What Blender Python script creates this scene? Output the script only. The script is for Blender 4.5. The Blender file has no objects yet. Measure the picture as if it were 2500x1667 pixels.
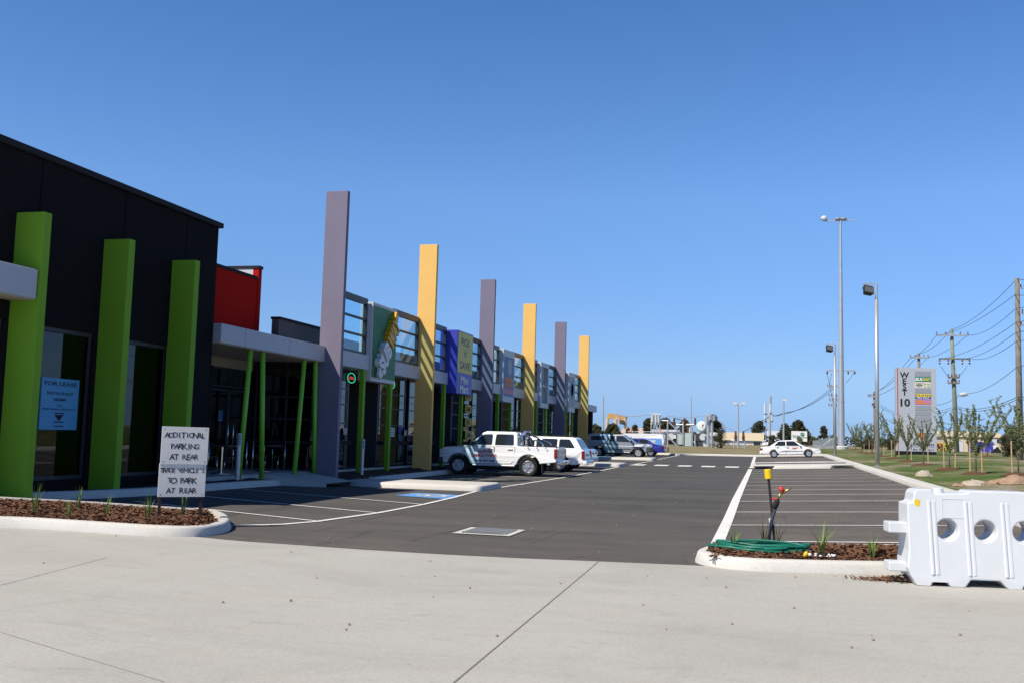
import bpy, bmesh, math, random
from mathutils import Vector, Matrix
random.seed(7)
sc = bpy.context.scene
COL = sc.collection
PI = math.pi
V = Vector

# ------------------------------------------------------------------ camera and survey
FPX, CX, CY, CAMZ = 2430.0, 1250.0, 833.5, 1.6
d1 = V(((1873.0-CX)/FPX, -(1081.0-CY)/FPX, -1.0)).normalized()
d2 = V((1, -.0275, 0))
up = d2.cross(d1).normalized()
if up.y < 0: up = -up
xa = d1.cross(up)
ROT = Matrix((xa, d1, up))              # camera space -> world space
CAM = V((0, 0, CAMZ))

def cl(x, a, b): return a if x < a else b if x > b else x
def sm(a, b, x):
    t = cl((x-a)/(b-a), 0, 1); return t*t*(3-2*t)

def g(x, y):
    """height of the paved ground: gentle rise, with cross falls towards the drain"""
    v = .006*(cl(y, 12, 95)-12)+.008*(cl(y, 95, 150)-95)
    k = sm(12, 17, y); w = sm(20, 27, y); fo = 1-sm(95, 150, y); kl = sm(9, 14, y)
    v += .045*cl(x+.9, 0, 5.4)*k*fo
    v += (.04*(1-w)*kl-.005*w*fo)*cl(-7.3-x, 0, 5.2)
    v += .01*cl(x+7.3, 0, 6.4)*w*fo
    return v
def lawn(x, y): return g(x, y)+.13+.3*sm(4.6, 10, x)*(1-.5*sm(95, 140, y))

def ray(px, py): return ROT @ V(((px-CX)/FPX, -(py-CY)/FPX, -1.0))
def at(px, py, surf=g, dz=0.0):
    v = ray(px, py); lo, hi = 1.0, 3000.0
    for _ in range(60):
        m = (lo+hi)/2; p = CAM+v*m
        if p.z-surf(p.x, p.y)-dz > 0: lo = m
        else: hi = m
    return CAM+v*lo
def atx(px, py, X):
    v = ray(px, py); return CAM+v*(X/v.x)
def aty(px, py, Y):
    v = ray(px, py); return CAM+v*(Y/v.y)

# ------------------------------------------------------------------ scene objects
OFF = {}
def tag(o, label=None, cat=None, group=None, kind=None):
    if label: o['label'] = label
    if cat: o['category'] = cat
    if group: o['group'] = group
    if kind: o['kind'] = kind
    return o
def thing(name, label, cat, loc=(0, 0, 0), group=None, rot=None, world=True):
    o = bpy.data.objects.new(name, None); COL.objects.link(o)
    o.location = loc
    if rot is not None: o.rotation_euler = rot
    o.empty_display_size = .2
    tag(o, label, cat, group)
    OFF[o.name] = V(loc) if world else V((0, 0, 0))
    return o
def dup(o, loc, rotz=None, label=None, scale=None):
    def cp(s, par):
        c = s.copy(); COL.objects.link(c)
        if par is not None: c.parent = par
        for ch in list(s.children): cp(ch, c)
        return c
    r = cp(o, None); r.location = loc
    if rotz is not None: r.rotation_euler = (0, 0, rotz)
    if scale: r.scale = (scale, scale, scale)
    if label: r['label'] = label
    OFF[r.name] = V(loc)
    return r

class MB:
    def __init__(s): s.v = []; s.f = []; s.mi = []; s.k = 0
    def add(s, vs, fs, M=None):
        n = len(s.v)
        s.v += [tuple(M @ V(p)) if M else tuple(p) for p in vs]
        for f in fs: s.f.append(tuple(i+n for i in f)); s.mi.append(s.k)
        return s
    def box(s, x0, y0, z0, x1, y1, z1, M=None):
        x0, x1 = min(x0, x1), max(x0, x1); y0, y1 = min(y0, y1), max(y0, y1); z0, z1 = min(z0, z1), max(z0, z1)
        vs = [(x, y, z) for z in (z0, z1) for y in (y0, y1) for x in (x0, x1)]
        return s.add(vs, [(0, 2, 3, 1), (4, 5, 7, 6), (0, 1, 5, 4), (2, 6, 7, 3), (0, 4, 6, 2), (1, 3, 7, 5)], M)
    def quad(s, a, b, c, d): return s.add([a, b, c, d], [(0, 1, 2, 3)])
    def tube(s, p0, p1, r0, r1=None, n=10, caps=True):
        return s.path([p0, p1], [r0, r0 if r1 is None else r1], n, caps)
    def path(s, pts, r, n=8, caps=True, closed=False):
        pts = [V(p) for p in pts]; m = len(pts)
        if not isinstance(r, (list, tuple)): r = [r]*m
        vs, fs = [], []
        prev = None
        for i, p in enumerate(pts):
            if closed: t = pts[(i+1) % m]-pts[i-1]
            else: t = (pts[min(i+1, m-1)]-pts[max(i-1, 0)])
            t = t.normalized() if t.length > 1e-9 else V((0, 0, 1))
            if prev is None:
                ref = V((0, 0, 1)) if abs(t.z) < .9 else V((1, 0, 0))
                a = t.cross(ref).normalized()
            else:
                a = prev-t*prev.dot(t)
                a = a.normalized() if a.length > 1e-6 else t.cross(V((1, 0, .3))).normalized()
            prev = a; b = t.cross(a)
            for j in range(n):
                an = 2*PI*j/n; vs.append(p+(a*math.cos(an)+b*math.sin(an))*r[i])
        for i in range(m if closed else m-1):
            i2 = (i+1) % m
            for j in range(n):
                k = (j+1) % n; fs.append((i*n+j, i*n+k, i2*n+k, i2*n+j))
        if caps and not closed:
            fs.append(tuple(range(n-1, -1, -1))); fs.append(tuple((m-1)*n+j for j in range(n)))
        return s.add(vs, fs)
    def lathe(s, prof, o=(0, 0, 0), ax=(0, 0, 1), n=20, M=None):
        ax = V(ax).normalized(); ref = V((1, 0, 0)) if abs(ax.x) < .9 else V((0, 1, 0))
        a = ax.cross(ref).normalized(); b = ax.cross(a); o = V(o)
        vs, fs = [], []
        for (r, h) in prof:
            for j in range(n):
                an = 2*PI*j/n; vs.append(o+ax*h+(a*math.cos(an)+b*math.sin(an))*r)
        for i in range(len(prof)-1):
            for j in range(n):
                k = (j+1) % n; fs.append((i*n+j, i*n+k, (i+1)*n+k, (i+1)*n+j))
        if prof[0][0] > 1e-4: fs.append(tuple(range(n-1, -1, -1)))
        if prof[-1][0] > 1e-4: fs.append(tuple((len(prof)-1)*n+j for j in range(n)))
        return s.add(vs, fs, M)
    def prism(s, pts, vec):
        """extrude a planar 3-D polygon along vec"""
        n = len(pts); vec = V(vec)
        vs = [V(p) for p in pts]+[V(p)+vec for p in pts]
        fs = [tuple(range(n-1, -1, -1)), tuple(range(n, 2*n))]
        for i in range(n):
            j = (i+1) % n; fs.append((i, j, n+j, n+i))
        return s.add(vs, fs)
    def build(s, name, mat, par=None, smooth=False, bevel=0, seg=2, ang=40, fix=False):
        me = bpy.data.meshes.new(name)
        off = V((0, 0, 0))
        if par is not None:
            r = par
            while r.parent is not None: r = r.parent
            off = OFF.get(r.name, V((0, 0, 0)))
        me.from_pydata([(p[0]-off.x, p[1]-off.y, p[2]-off.z) for p in s.v], [], s.f)
        mats = mat if isinstance(mat, (list, tuple)) else [mat]
        for m in mats: me.materials.append(m)
        if len(mats) > 1: me.polygons.foreach_set('material_index', s.mi)
        if fix:
            bm = bmesh.new(); bm.from_mesh(me)
            bmesh.ops.recalc_face_normals(bm, faces=bm.faces); bm.to_mesh(me); bm.free()
        if smooth: me.polygons.foreach_set('use_smooth', [True]*len(me.polygons))
        me.update()
        o = bpy.data.objects.new(name, me); COL.objects.link(o)
        if par is not None: o.parent = par
        if bevel:
            b = o.modifiers.new('bevel', 'BEVEL'); b.width = bevel; b.segments = seg
            b.limit_method = 'ANGLE'; b.angle_limit = math.radians(ang); b.harden_normals = False
        if smooth and not bevel:
            pass
        return o

def autosmooth(o, ang=35):
    """smooth shading with sharp edges kept"""
    me = o.data
    bm = bmesh.new(); bm.from_mesh(me)
    for f in bm.faces: f.smooth = True
    for e in bm.edges:
        if len(e.link_faces) == 2: e.smooth = e.calc_face_angle(0) < math.radians(ang)
    bm.to_mesh(me); bm.free()
    return o

# ------------------------------------------------------------------ lettering
_fc = {}
def font_mesh(txt, bold=0.0, ext=0.0):
    key = (txt, bold, ext)
    if key not in _fc:
        cu = bpy.data.curves.new('letters', 'FONT'); cu.body = txt; cu.size = 1
        cu.offset = bold; cu.extrude = ext; cu.resolution_u = 3
        ob = bpy.data.objects.new('letters', cu)
        me = ob.to_mesh()
        vs = [v.co.copy() for v in me.vertices]; fs = [tuple(p.vertices) for p in me.polygons]
        ob.to_mesh_clear()
        bpy.data.objects.remove(ob); bpy.data.curves.remove(cu)
        _fc[key] = (vs, fs)
    return _fc[key]
def text(mb, txt, o, xd, yd, h, w=None, bold=.012, ext=0.0, shear=0.0):
    """lettering centred on o; h is the height of the capitals, w the (optional) width of the line"""
    vs, fs = font_mesh(txt, bold, ext)
    if not vs: return
    x0 = min(v.x for v in vs); x1 = max(v.x for v in vs)
    cap = .73; sx = h/cap; sy = h/cap
    if w: sx = w/(x1-x0)
    xd, yd, o = V(xd), V(yd), V(o); nd = xd.cross(yd)
    cx = (x0+x1)/2
    mb.add([o+xd*((v.x-cx)*sx+shear*(v.y-cap/2)*sy)+yd*((v.y-cap/2)*sy)+nd*(v.z*sy) for v in vs], fs)
def hand(mb, txt, o, xd, yd, h, w, rnd):
    """hand-drawn brush lettering: every stroke its own little slope"""
    n = len(txt); xd, yd, o = V(xd), V(yd), V(o); st = w/n
    for i, ch in enumerate(txt):
        if ch == ' ': continue
        a = rnd.uniform(-.07, .07); hh = h*rnd.uniform(.9, 1.1)
        x2 = xd*math.cos(a)+yd*math.sin(a); y2 = yd*math.cos(a)-xd*math.sin(a)
        text(mb, ch, o+xd*((i+.5)*st-w/2)+yd*rnd.uniform(-.04, .04)*h, x2, y2, hh, None, .012, 0, rnd.uniform(-.05, .1))

# ------------------------------------------------------------------ materials
def _nodes(name):
    m = bpy.data.materials.new(name); m.use_nodes = True
    nt = m.node_tree
    return m, nt, nt.nodes['Principled BSDF']
def _pos(nt, scale=(1, 1, 1), local=False):
    if local:
        t = nt.nodes.new('ShaderNodeTexCoord'); src = t.outputs['Object']
    else:
        t = nt.nodes.new('ShaderNodeNewGeometry'); src = t.outputs['Position']
    mp = nt.nodes.new('ShaderNodeMapping'); mp.inputs['Scale'].default_value = scale
    nt.links.new(src, mp.inputs['Vector']); return mp.outputs['Vector']
def _noise(nt, vec, scale, det=4, rough=.6, dist=0):
    n = nt.nodes.new('ShaderNodeTexNoise'); n.inputs['Scale'].default_value = scale
    n.inputs['Detail'].default_value = det; n.inputs['Roughness'].default_value = rough
    n.inputs['Distortion'].default_value = dist
    nt.links.new(vec, n.inputs['Vector']); return n.outputs['Fac']
def _ramp(nt, fac, stops):
    r = nt.nodes.new('ShaderNodeValToRGB'); e = r.color_ramp.elements
    while len(e) < len(stops): e.new(.5)
    for el, (p, c) in zip(e, stops):
        el.position = p; el.color = (c[0], c[1], c[2], 1) if len(c) == 3 else c
    nt.links.new(fac, r.inputs['Fac']); return r.outputs['Color']
def _mix(nt, fac, a, b, mode='MIX'):
    n = nt.nodes.new('ShaderNodeMix'); n.data_type = 'RGBA'; n.blend_type = mode
    if isinstance(fac, float): n.inputs[0].default_value = fac
    else: nt.links.new(fac, n.inputs[0])
    for i, c in ((6, a), (7, b)):
        if isinstance(c, (tuple, list)): n.inputs[i].default_value = (*c[:3], 1)
        else: nt.links.new(c, n.inputs[i])
    return n.outputs[2]
def _bump(nt, b, h, strength, dist=.02):
    n = nt.nodes.new('ShaderNodeBump'); n.inputs['Strength'].default_value = strength
    n.inputs['Distance'].default_value = dist
    nt.links.new(h, n.inputs['Height']); nt.links.new(n.outputs['Normal'], b.inputs['Normal'])
def sc3(c, k): return tuple(min(1, x*k) for x in c)
def paint(name, c, rough=.55, var=.08, nscale=1.5, bump=0, bscale=60, metal=0, coat=0, spec=.3, local=False):
    m, nt, b = _nodes(name)
    v = _pos(nt, local=local)
    f = _noise(nt, v, nscale, 5, .65)
    nt.links.new(_ramp(nt, f, [(.25, sc3(c, 1-var)), (.75, sc3(c, 1+var))]), b.inputs['Base Color'])
    b.inputs['Roughness'].default_value = rough; b.inputs['Metallic'].default_value = metal
    b.inputs['Coat Weight'].default_value = coat; b.inputs['Coat Roughness'].default_value = .06
    b.inputs['Specular IOR Level'].default_value = spec
    if bump: _bump(nt, b, _noise(nt, v, bscale, 3), bump, .01)
    return m
def glass(name, tint, refl=.9, rough=.02, ior=1.5):
    m, nt, b = _nodes(name); nt.nodes.remove(b)
    out = nt.nodes['Material Output']
    t = nt.nodes.new('ShaderNodeBsdfTransparent'); t.inputs['Color'].default_value = (*tint, 1)
    gl = nt.nodes.new('ShaderNodeBsdfGlossy'); gl.inputs['Roughness'].default_value = rough
    gl.inputs['Color'].default_value = (refl, refl, refl, 1)
    fr = nt.nodes.new('ShaderNodeFresnel'); fr.inputs['IOR'].default_value = 1.5
    mx = nt.nodes.new('ShaderNodeMixShader')
    gm = nt.nodes.new('ShaderNodeNewGeometry'); mt = nt.nodes.new('ShaderNodeMath'); mt.operation = 'MULTIPLY_ADD'
    mt.inputs[1].default_value = 1/ior-ior; mt.inputs[2].default_value = ior
    nt.links.new(gm.outputs['Backfacing'], mt.inputs[0]); nt.links.new(mt.outputs[0], fr.inputs['IOR'])
    nt.links.new(fr.outputs['Fac'], mx.inputs[0]); nt.links.new(t.outputs[0], mx.inputs[1]); nt.links.new(gl.outputs[0], mx.inputs[2])
    nt.links.new(mx.outputs[0], out.inputs['Surface']); return m
def emit(name, c, s):
    m, nt, b = _nodes(name)
    b.inputs['Base Color'].default_value = (*c, 1); b.inputs['Emission Color'].default_value = (*c, 1)
    b.inputs['Emission Strength'].default_value = s; return m

def ground_mat(name, c1, c2, c3, s1, s2, bump=.3, rough=.9, streak=(1, 1, 1), speck=None):
    m, nt, b = _nodes(name)
    v = _pos(nt); vs = _pos(nt, streak)
    f1 = _noise(nt, vs, s1, 6, .6, .4); f2 = _noise(nt, v, s2, 5, .7)
    c = _mix(nt, _ramp(nt, f1, [(.35, (0, 0, 0)), (.68, (1, 1, 1))]), c1, c2)
    c = _mix(nt, _ramp(nt, f2, [(.45, (0, 0, 0)), (.75, (.75, .75, .75))]), c, c3)
    if speck:
        f3 = _noise(nt, v, speck[1], 2, .5)
        c = _mix(nt, _ramp(nt, f3, [(.3, (0, 0, 0)), (.75, (1, 1, 1))]), c, speck[0], 'OVERLAY')
    nt.links.new(c, b.inputs['Base Color']); b.inputs['Roughness'].default_value = rough
    b.inputs['Specular IOR Level'].default_value = .3
    _bump(nt, b, _noise(nt, v, s2*14, 4), bump, .01)
    return m

def asphalt_mat(name):
    m, nt, b = _nodes(name)
    v = _pos(nt); vs = _pos(nt, (.6, 2.2, 1))
    f1 = _noise(nt, vs, .35, 6, .62, .6)
    c = _ramp(nt, f1, [(.3, (.07, .069, .068)), (.55, (.092, .089, .085)), (.75, (.118, .11, .1))])
    # brown dust tracked over the bays on the right and near the concrete
    sx = nt.nodes.new('ShaderNodeSeparateXYZ'); nt.links.new(v, sx.inputs[0])
    mr = nt.nodes.new('ShaderNodeMapRange'); mr.inputs[1].default_value = -1.2; mr.inputs[2].default_value = .3
    nt.links.new(sx.outputs['X'], mr.inputs[0])
    mr2 = nt.nodes.new('ShaderNodeMapRange'); mr2.inputs[1].default_value = 25; mr2.inputs[2].default_value = 13
    nt.links.new(sx.outputs['Y'], mr2.inputs[0])
    mx = nt.nodes.new('ShaderNodeMath'); mx.operation = 'MAXIMUM'
    nt.links.new(mr.outputs[0], mx.inputs[0])
    m3 = nt.nodes.new('ShaderNodeMath'); m3.operation = 'MULTIPLY'; m3.inputs[1].default_value = .6
    nt.links.new(mr2.outputs[0], m3.inputs[0]); nt.links.new(m3.outputs[0], mx.inputs[1])
    dn = _noise(nt, _pos(nt, (.7, 1.6, 1)), .9, 7, .68, .5)
    dm = nt.nodes.new('ShaderNodeMath'); dm.operation = 'MULTIPLY'
    nt.links.new(mx.outputs[0], dm.inputs[0])
    nt.links.new(_ramp(nt, dn, [(.3, (.1, .1, .1)), (.75, (1, 1, 1))]), dm.inputs[1])
    c = _mix(nt, dm.outputs[0], c, (.165, .14, .118))
    # reddish clay washed across near the drain
    cn = _noise(nt, _pos(nt, (.5, 3.5, 1)), .8, 6, .7, .3)
    c = _mix(nt, _ramp(nt, cn, [(.62, (0, 0, 0)), (.8, (.35, .35, .35))]), c, (.17, .125, .09))
    # tyre rubber
    tn = _noise(nt, _pos(nt, (1.6, .25, 1)), 1.1, 4, .6, .8)
    c = _mix(nt, _ramp(nt, tn, [(.6, (0, 0, 0)), (.75, (.45, .45, .45))]), c, (.03, .03, .032))
    sp = _noise(nt, v, 55, 3, .7)
    c = _mix(nt, .55, c, _ramp(nt, sp, [(.3, (.25, .25, .25)), (.7, (.75, .75, .75))]), 'OVERLAY')
    nt.links.new(c, b.inputs['Base Color'])
    b.inputs['Roughness'].default_value = .95; b.inputs['Specular IOR Level'].default_value = .12
    _bump(nt, b, _noise(nt, v, 70, 4), .35, .006)
    return m

def lawn_mat(name):
    m, nt, b = _nodes(name)
    v = _pos(nt)
    f1 = _noise(nt, _pos(nt, (.8, .45, 1)), .55, 6, .62, .5)
    c = _ramp(nt, f1, [(.36, (.07, .115, .025)), (.46, (.1, .14, .04)), (.53, (.17, .165, .075)), (.62, (.27, .235, .16)), (.74, (.36, .33, .26))])
    f2 = _noise(nt, v, 5, 5, .75)
    c = _mix(nt, .6, c, _ramp(nt, f2, [(.3, (.25, .25, .25)), (.7, (.75, .75, .75))]), 'OVERLAY')
    f3 = _noise(nt, v, 30, 3, .8)
    c = _mix(nt, .5, c, _ramp(nt, f3, [(.3, (.2, .2, .2)), (.7, (.8, .8, .8))]), 'OVERLAY')
    nt.links.new(c, b.inputs['Base Color']); b.inputs['Roughness'].default_value = .95
    b.inputs['Specular IOR Level'].default_value = .1
    _bump(nt, b, _noise(nt, v, 22, 4), .9, .03)
    return m

def concrete_mat(name, base, joint=True):
    m, nt, b = _nodes(name)
    v = _pos(nt)
    f1 = _noise(nt, _pos(nt, (.8, 1.5, 1)), .45, 7, .62, .8)
    c = _ramp(nt, f1, [(.25, sc3(base, .88)), (.5, base), (.78, sc3(base, 1.07))])
    st = _noise(nt, _pos(nt, (1.3, .5, 1)), 1.1, 8, .72, 1.2)
    c = _mix(nt, _ramp(nt, st, [(.55, (0, 0, 0)), (.8, (.55, .55, .55))]), c, sc3(base, .76))
    wn = _noise(nt, _pos(nt, (.35, 2.4, 1)), 1.4, 5, .6, .6)
    c = _mix(nt, _ramp(nt, wn, [(.58, (0, 0, 0)), (.75, (.5, .5, .5))]), c, (base[0]*1.04, base[1]*.98, base[2]*.88))
    sp = _noise(nt, v, 38, 3, .75)
    dk = _noise(nt, _pos(nt, (.25, 1.1, 1)), 2.2, 7, .75, 2.0)
    c = _mix(nt, _ramp(nt, dk, [(.56, (0, 0, 0)), (.72, (.6, .6, .6))]), c, sc3(base, .7))
    c = _mix(nt, .28, c, _ramp(nt, sp, [(.28, (.3, .3, .3)), (.7, (.7, .7, .7))]), 'OVERLAY')
    vo = nt.nodes.new('ShaderNodeTexVoronoi'); vo.inputs['Scale'].default_value = 3.1; nt.links.new(v, vo.inputs['Vector'])
    c = _mix(nt, _ramp(nt, vo.outputs['Distance'], [(.02, (.6, .6, .6)), (.05, (0, 0, 0))]), c, sc3(base, .4))
    nt.links.new(c, b.inputs['Base Color'])
    b.inputs['Roughness'].default_value = .88; b.inputs['Specular IOR Level'].default_value = .3
    _bump(nt, b, _noise(nt, v, 45, 5), .18, .006)
    return m

M = {}
M['concrete'] = concrete_mat('apron_concrete', (.42, .405, .365))
M['kerb'] = concrete_mat('kerb_concrete', (.58, .56, .52))
M['path'] = concrete_mat('path_concrete', (.48, .47, .44))
M['asphalt'] = asphalt_mat('car_park_asphalt')
M['line'] = paint('road_paint', (.74, .73, .70), .7, .12, 6)
M['blueline'] = paint('blue_road_paint', (.12, .32, .68), .7, .12, 5)
M['joint'] = paint('joint_filler', (.2, .19, .175), .9, .1)
M['hairline'] = paint('hairline_joint', (.33, .315, .285), .9, .1)
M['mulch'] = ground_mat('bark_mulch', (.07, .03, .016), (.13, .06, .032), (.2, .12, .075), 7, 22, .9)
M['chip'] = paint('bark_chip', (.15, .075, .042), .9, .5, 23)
M['shademulch'] = ground_mat('shaded_bed_mulch', (.04, .024, .016), (.07, .04, .026), (.1, .06, .04), 7, 22, .9)  # bark mulch darkened: shade of the beds put into the colour
M['lawn'] = lawn_mat('patchy_lawn')
M['dry'] = ground_mat('dry_grass', (.24, .185, .085), (.17, .16, .07), (.3, .26, .19), .25, .5, .6, .95, (.4, 1.5, 1), ((.5, .5, .5), 6))
M['blade'] = paint('tuft_green', (.16, .25, .05), .6, .3, 9)
M['blade2'] = paint('tuft_olive', (.1, .11, .04), .6, .3, 9)
M['charcoal'] = paint('charcoal_cladding', (.012, .0115, .013), .9, .12, .8, .05, 120, spec=.08)
M['cap'] = paint('dark_capping', (.02, .02, .024), .7, .08, spec=.15)
M['jointdark'] = paint('dark_joint', (.006, .006, .007), .95, .05, spec=0)
M['lime'] = paint('lime_paint', (.17, .36, .025), .6, .05, 1, spec=.15)
M['limetube'] = paint('lime_tube_paint', (.22, .55, .05), .3, .05, 1)
M['fascia'] = paint('grey_fascia_panel', (.42, .43, .48), .38, .05, .7)
M['soffit'] = paint('soffit_board', (.38, .35, .29), .7, .06)
M['red'] = paint('red_cladding', (.42, .012, .008), .85, .06, .8, spec=.06)
M['purple'] = paint('purple_render', (.2, .18, .245), .95, .05, 1.2, .06, 90)
M['yellow'] = paint('yellow_render', (.83, .5, .15), .95, .04, 1.2, .06, 90)
M['frame'] = paint('window_frame_paint', (.045, .048, .056), .4, .08)
M['lightgrey'] = paint('pale_grey_paint', (.55, .57, .6), .45, .05)
M['white'] = paint('white_paint', (.78, .78, .77), .45, .04)
M['black'] = paint('black_paint', (.012, .012, .013), .45, .1)
M['blackrub'] = paint('black_rubber', (.018, .018, .018), .8, .2, 8)
M['galv'] = paint('galvanised_steel', (.5, .52, .54), .42, .1, 2.5, metal=.55)
M['chrome'] = paint('chrome', (.75, .75, .76), .15, .02, metal=1)
M['glassup'] = glass('upper_window_glass', (.74, .92, .99))
M['glassshop'] = glass('shop_glass', (.33, .37, .39), .9, .02, 1.7)
M['glassteal'] = glass('teal_glass', (.2, .33, .37), .8, .02, 1.55)
M['inside'] = paint('dark_interior', (.05, .048, .045), .8, .2)
M['insidefloor'] = paint('interior_floor', (.09, .085, .08), .5, .15)
M['navy'] = paint('navy_ink', (.02, .022, .09), .5, .05)
M['ink'] = paint('black_ink', (.02, .02, .022), .7, .1)
M['signyellow'] = paint('sign_yellow', (.62, .5, .06), .4, .04)
M['signblue'] = paint('sign_blue', (.05, .06, .42), .4, .05)
M['signwhite'] = paint('sign_white', (.75, .75, .75), .5, .03)
M['signgreen'] = ground_mat('leafy_sign_green', (.03, .17, .075), (.06, .25, .1), (.015, .08, .05), 2.6, 6, .1, .5)
M['lettergold'] = paint('letter_gold', (.72, .4, .02), .35, .05)
M['lettwhite'] = paint('letter_white', (.72, .72, .75), .35, .03)
M['orange'] = paint('orange_paint', (.7, .2, .04), .5, .08)
M['pink'] = paint('pink_paint', (.6, .2, .3), .5, .08)
M['skyblue'] = paint('poster_blue', (.1, .2, .42), .5, .12, 2)
M['faded'] = paint('faded_sign', (.33, .4, .4), .5, .12, 2.5)
M['timber'] = paint('stake_timber', (.5, .34, .19), .8, .15, 9)
M['pole'] = paint('weathered_pole_timber', (.2, .175, .15), .9, .25, 3, .3, 25)
M['polegreen'] = paint('treated_pole_timber', (.2, .22, .17), .9, .25, 3, .3, 25)
M['busbar'] = paint('busbar_grey', (.3, .29, .33), .6, .1)
M['floodglass'] = paint('flood_glass', (.1, .11, .11), .15, .1)
M['wire'] = paint('overhead_wire', (.05, .05, .055), .6, .1)
M['bark'] = paint('young_bark', (.14, .11, .08), .9, .3, 8)
M['carwhite'] = paint('white_car_paint', (.84, .84, .84), .28, .02, coat=1)
M['carsilver'] = paint('silver_car_paint', (.5, .52, .55), .3, .03, metal=.55, coat=1)
M['cargrey'] = paint('blue_grey_car_paint', (.36, .4, .5), .3, .03, metal=.5, coat=1)
M['carblue'] = paint('blue_car_paint', (.03, .035, .3), .28, .03, metal=.3, coat=1)
M['carglass'] = paint('car_glass', (.02, .025, .028), .04, .05, coat=0, spec=.8)
M['tail'] = paint('tail_lamp', (.22, .008, .009), .15, .05, coat=1)
M['lens'] = paint('clear_lamp', (.55, .57, .6), .1, .04, coat=1)
M['amber'] = paint('amber_lamp', (.75, .15, .02), .2, .05, coat=1)
M['grime'] = paint('dark_plastic', (.06, .062, .065), .6, .12)
M['alloy'] = paint('alloy_wheel', (.62, .63, .65), .3, .04, metal=.75)
M['plastic'] = paint('barrier_plastic', (.62, .64, .66), .42, .05, 1.6, coat=.15)
def scuffs():
    m = M['plastic']; nt = m.node_tree; b = nt.nodes['Principled BSDF']
    lk = b.inputs['Base Color'].links[0].from_socket
    s = _noise(nt, _pos(nt, (1, 1, 1)), 7, 9, .78, 1.5)
    c = _mix(nt, _ramp(nt, s, [(.62, (0, 0, 0)), (.8, (.45, .45, .45))]), lk, (.5, .48, .44))
    nt.links.new(c, b.inputs['Base Color'])
    b.inputs['Subsurface Weight'].default_value = .08; b.inputs['Subsurface Radius'].default_value = (.05, .05, .05)
scuffs()
M['hose'] = paint('green_hose', (.012, .15, .1), .35, .15, 6)
M['darkhose'] = paint('grey_pipe', (.06, .065, .08), .5, .1)
M['brass'] = paint('brass', (.5, .33, .12), .35, .1, metal=.9)
M['yellowcap'] = paint('yellow_cap', (.75, .5, .015), .45, .05)
M['redplastic'] = paint('red_plastic', (.65, .05, .04), .4, .05)
M['rock'] = paint('pale_rock', (.42, .36, .28), .9, .25, 5, .5, 18)
M['clay'] = paint('clay_clod', (.33, .22, .15), .95, .3, 6, .6, 15)
M['mint'] = paint('transformer_grey_green', (.5, .62, .6), .5, .08)
M['porcelain'] = paint('brown_porcelain', (.12, .05, .03), .3, .1)
M['grating'] = paint('drain_steel', (.42, .42, .4), .5, .15, 5, metal=.5)
M['board'] = paint('painted_plywood', (.64, .64, .63), .75, .07, 4)
M['beige'] = paint('beige_cladding', (.6, .5, .34), .7, .05)
M['rust'] = paint('rusty_yellow_steel', (.5, .3, .1), .7, .25, 2)
M['palebrown'] = paint('pale_brown_steel', (.55, .42, .34), .7, .15, 2)
def leafmat(name, a, bcol, dry):
    m, nt, b = _nodes(name)
    v = _pos(nt, local=True)
    c = _ramp(nt, _noise(nt, v, 1.3, 4, .7), [(.3, a), (.55, bcol), (.8, dry)])
    nt.links.new(c, b.inputs['Base Color']); b.inputs['Roughness'].default_value = .6
    tr = nt.nodes.new('ShaderNodeBsdfTranslucent'); nt.links.new(c, tr.inputs['Color'])
    mx = nt.nodes.new('ShaderNodeMixShader'); mx.inputs[0].default_value = .3
    nt.links.new(b.outputs[0], mx.inputs[1]); nt.links.new(tr.outputs[0], mx.inputs[2])
    nt.links.new(mx.outputs[0], nt.nodes['Material Output'].inputs['Surface']); return m
M['gum'] = leafmat('gum_leaves', (.04, .045, .022), (.075, .075, .036), (.12, .09, .05))
M['hedge'] = leafmat('hedge_leaves', (.04, .055, .02), (.08, .09, .035), (.13, .11, .05))
M['young'] = leafmat('young_leaves', (.17, .2, .09), (.27, .3, .13), (.36, .3, .17))
SUN_E, SKY, EXPO = 4.8, (1.0, 0.0, 10.0, .13), .25
# ================================================================== SETTING
def struct(o): o['kind'] = 'structure'; return o
def frange(a, b, st):
    n = max(1, int(round((b-a)/st))); return [a+(b-a)*i/n for i in range(n+1)]
def sheet(name, xs, ys, zf, mat, ylim=None):
    mb = MB(); nx = len(xs)
    for y in ys:
        for x in xs:
            yy = y if ylim is None else ylim(x, y)
            mb.v.append((x, yy, zf(x, yy)))
    for j in range(len(ys)-1):
        for i in range(nx-1):
            a = j*nx+i; mb.f.append((a, a+1, a+nx+1, a+nx)); mb.mi.append(0)
    return struct(mb.build(name, mat, smooth=True))

# far ground, one sheet to the horizon
def gz(x, y):
    if x < -11.8 and y < 90: return g(x, y)-.12
    if y < 84 and x < 4.6: return g(x, y)-.12
    if y < 12.6: return g(x, y)-.12
    if x >= 4.6: return lawn(x, y)-.07
    return g(x, y)+.1*sm(84, 86, y)+.22*sm(86, 96, y)
gx = [-4000, -1500, -600, -250, -120, -60, -40]+frange(-30, 60, 1.5)+[4.59, 4.61]+[80, 120, 250, 600, 1500, 4000]
gy = [-300, -100, -40, -10]+frange(0, 110, 1.5)+[12.59, 12.61, 83.99, 84.01, 85]+frange(115, 180, 5)+[200, 260, 400, 700, 1500, 5000]
sheet('ground', sorted(set(gx)), sorted(set(gy)), gz, M['dry'])
# asphalt of the car park
ax_ = sorted(set(frange(-18, 4.3, .7)+[-7.3, -.9, -12.5]))
sheet('car_park', ax_, frange(11.5, 83.6, .5), g, M['asphalt'])
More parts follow.
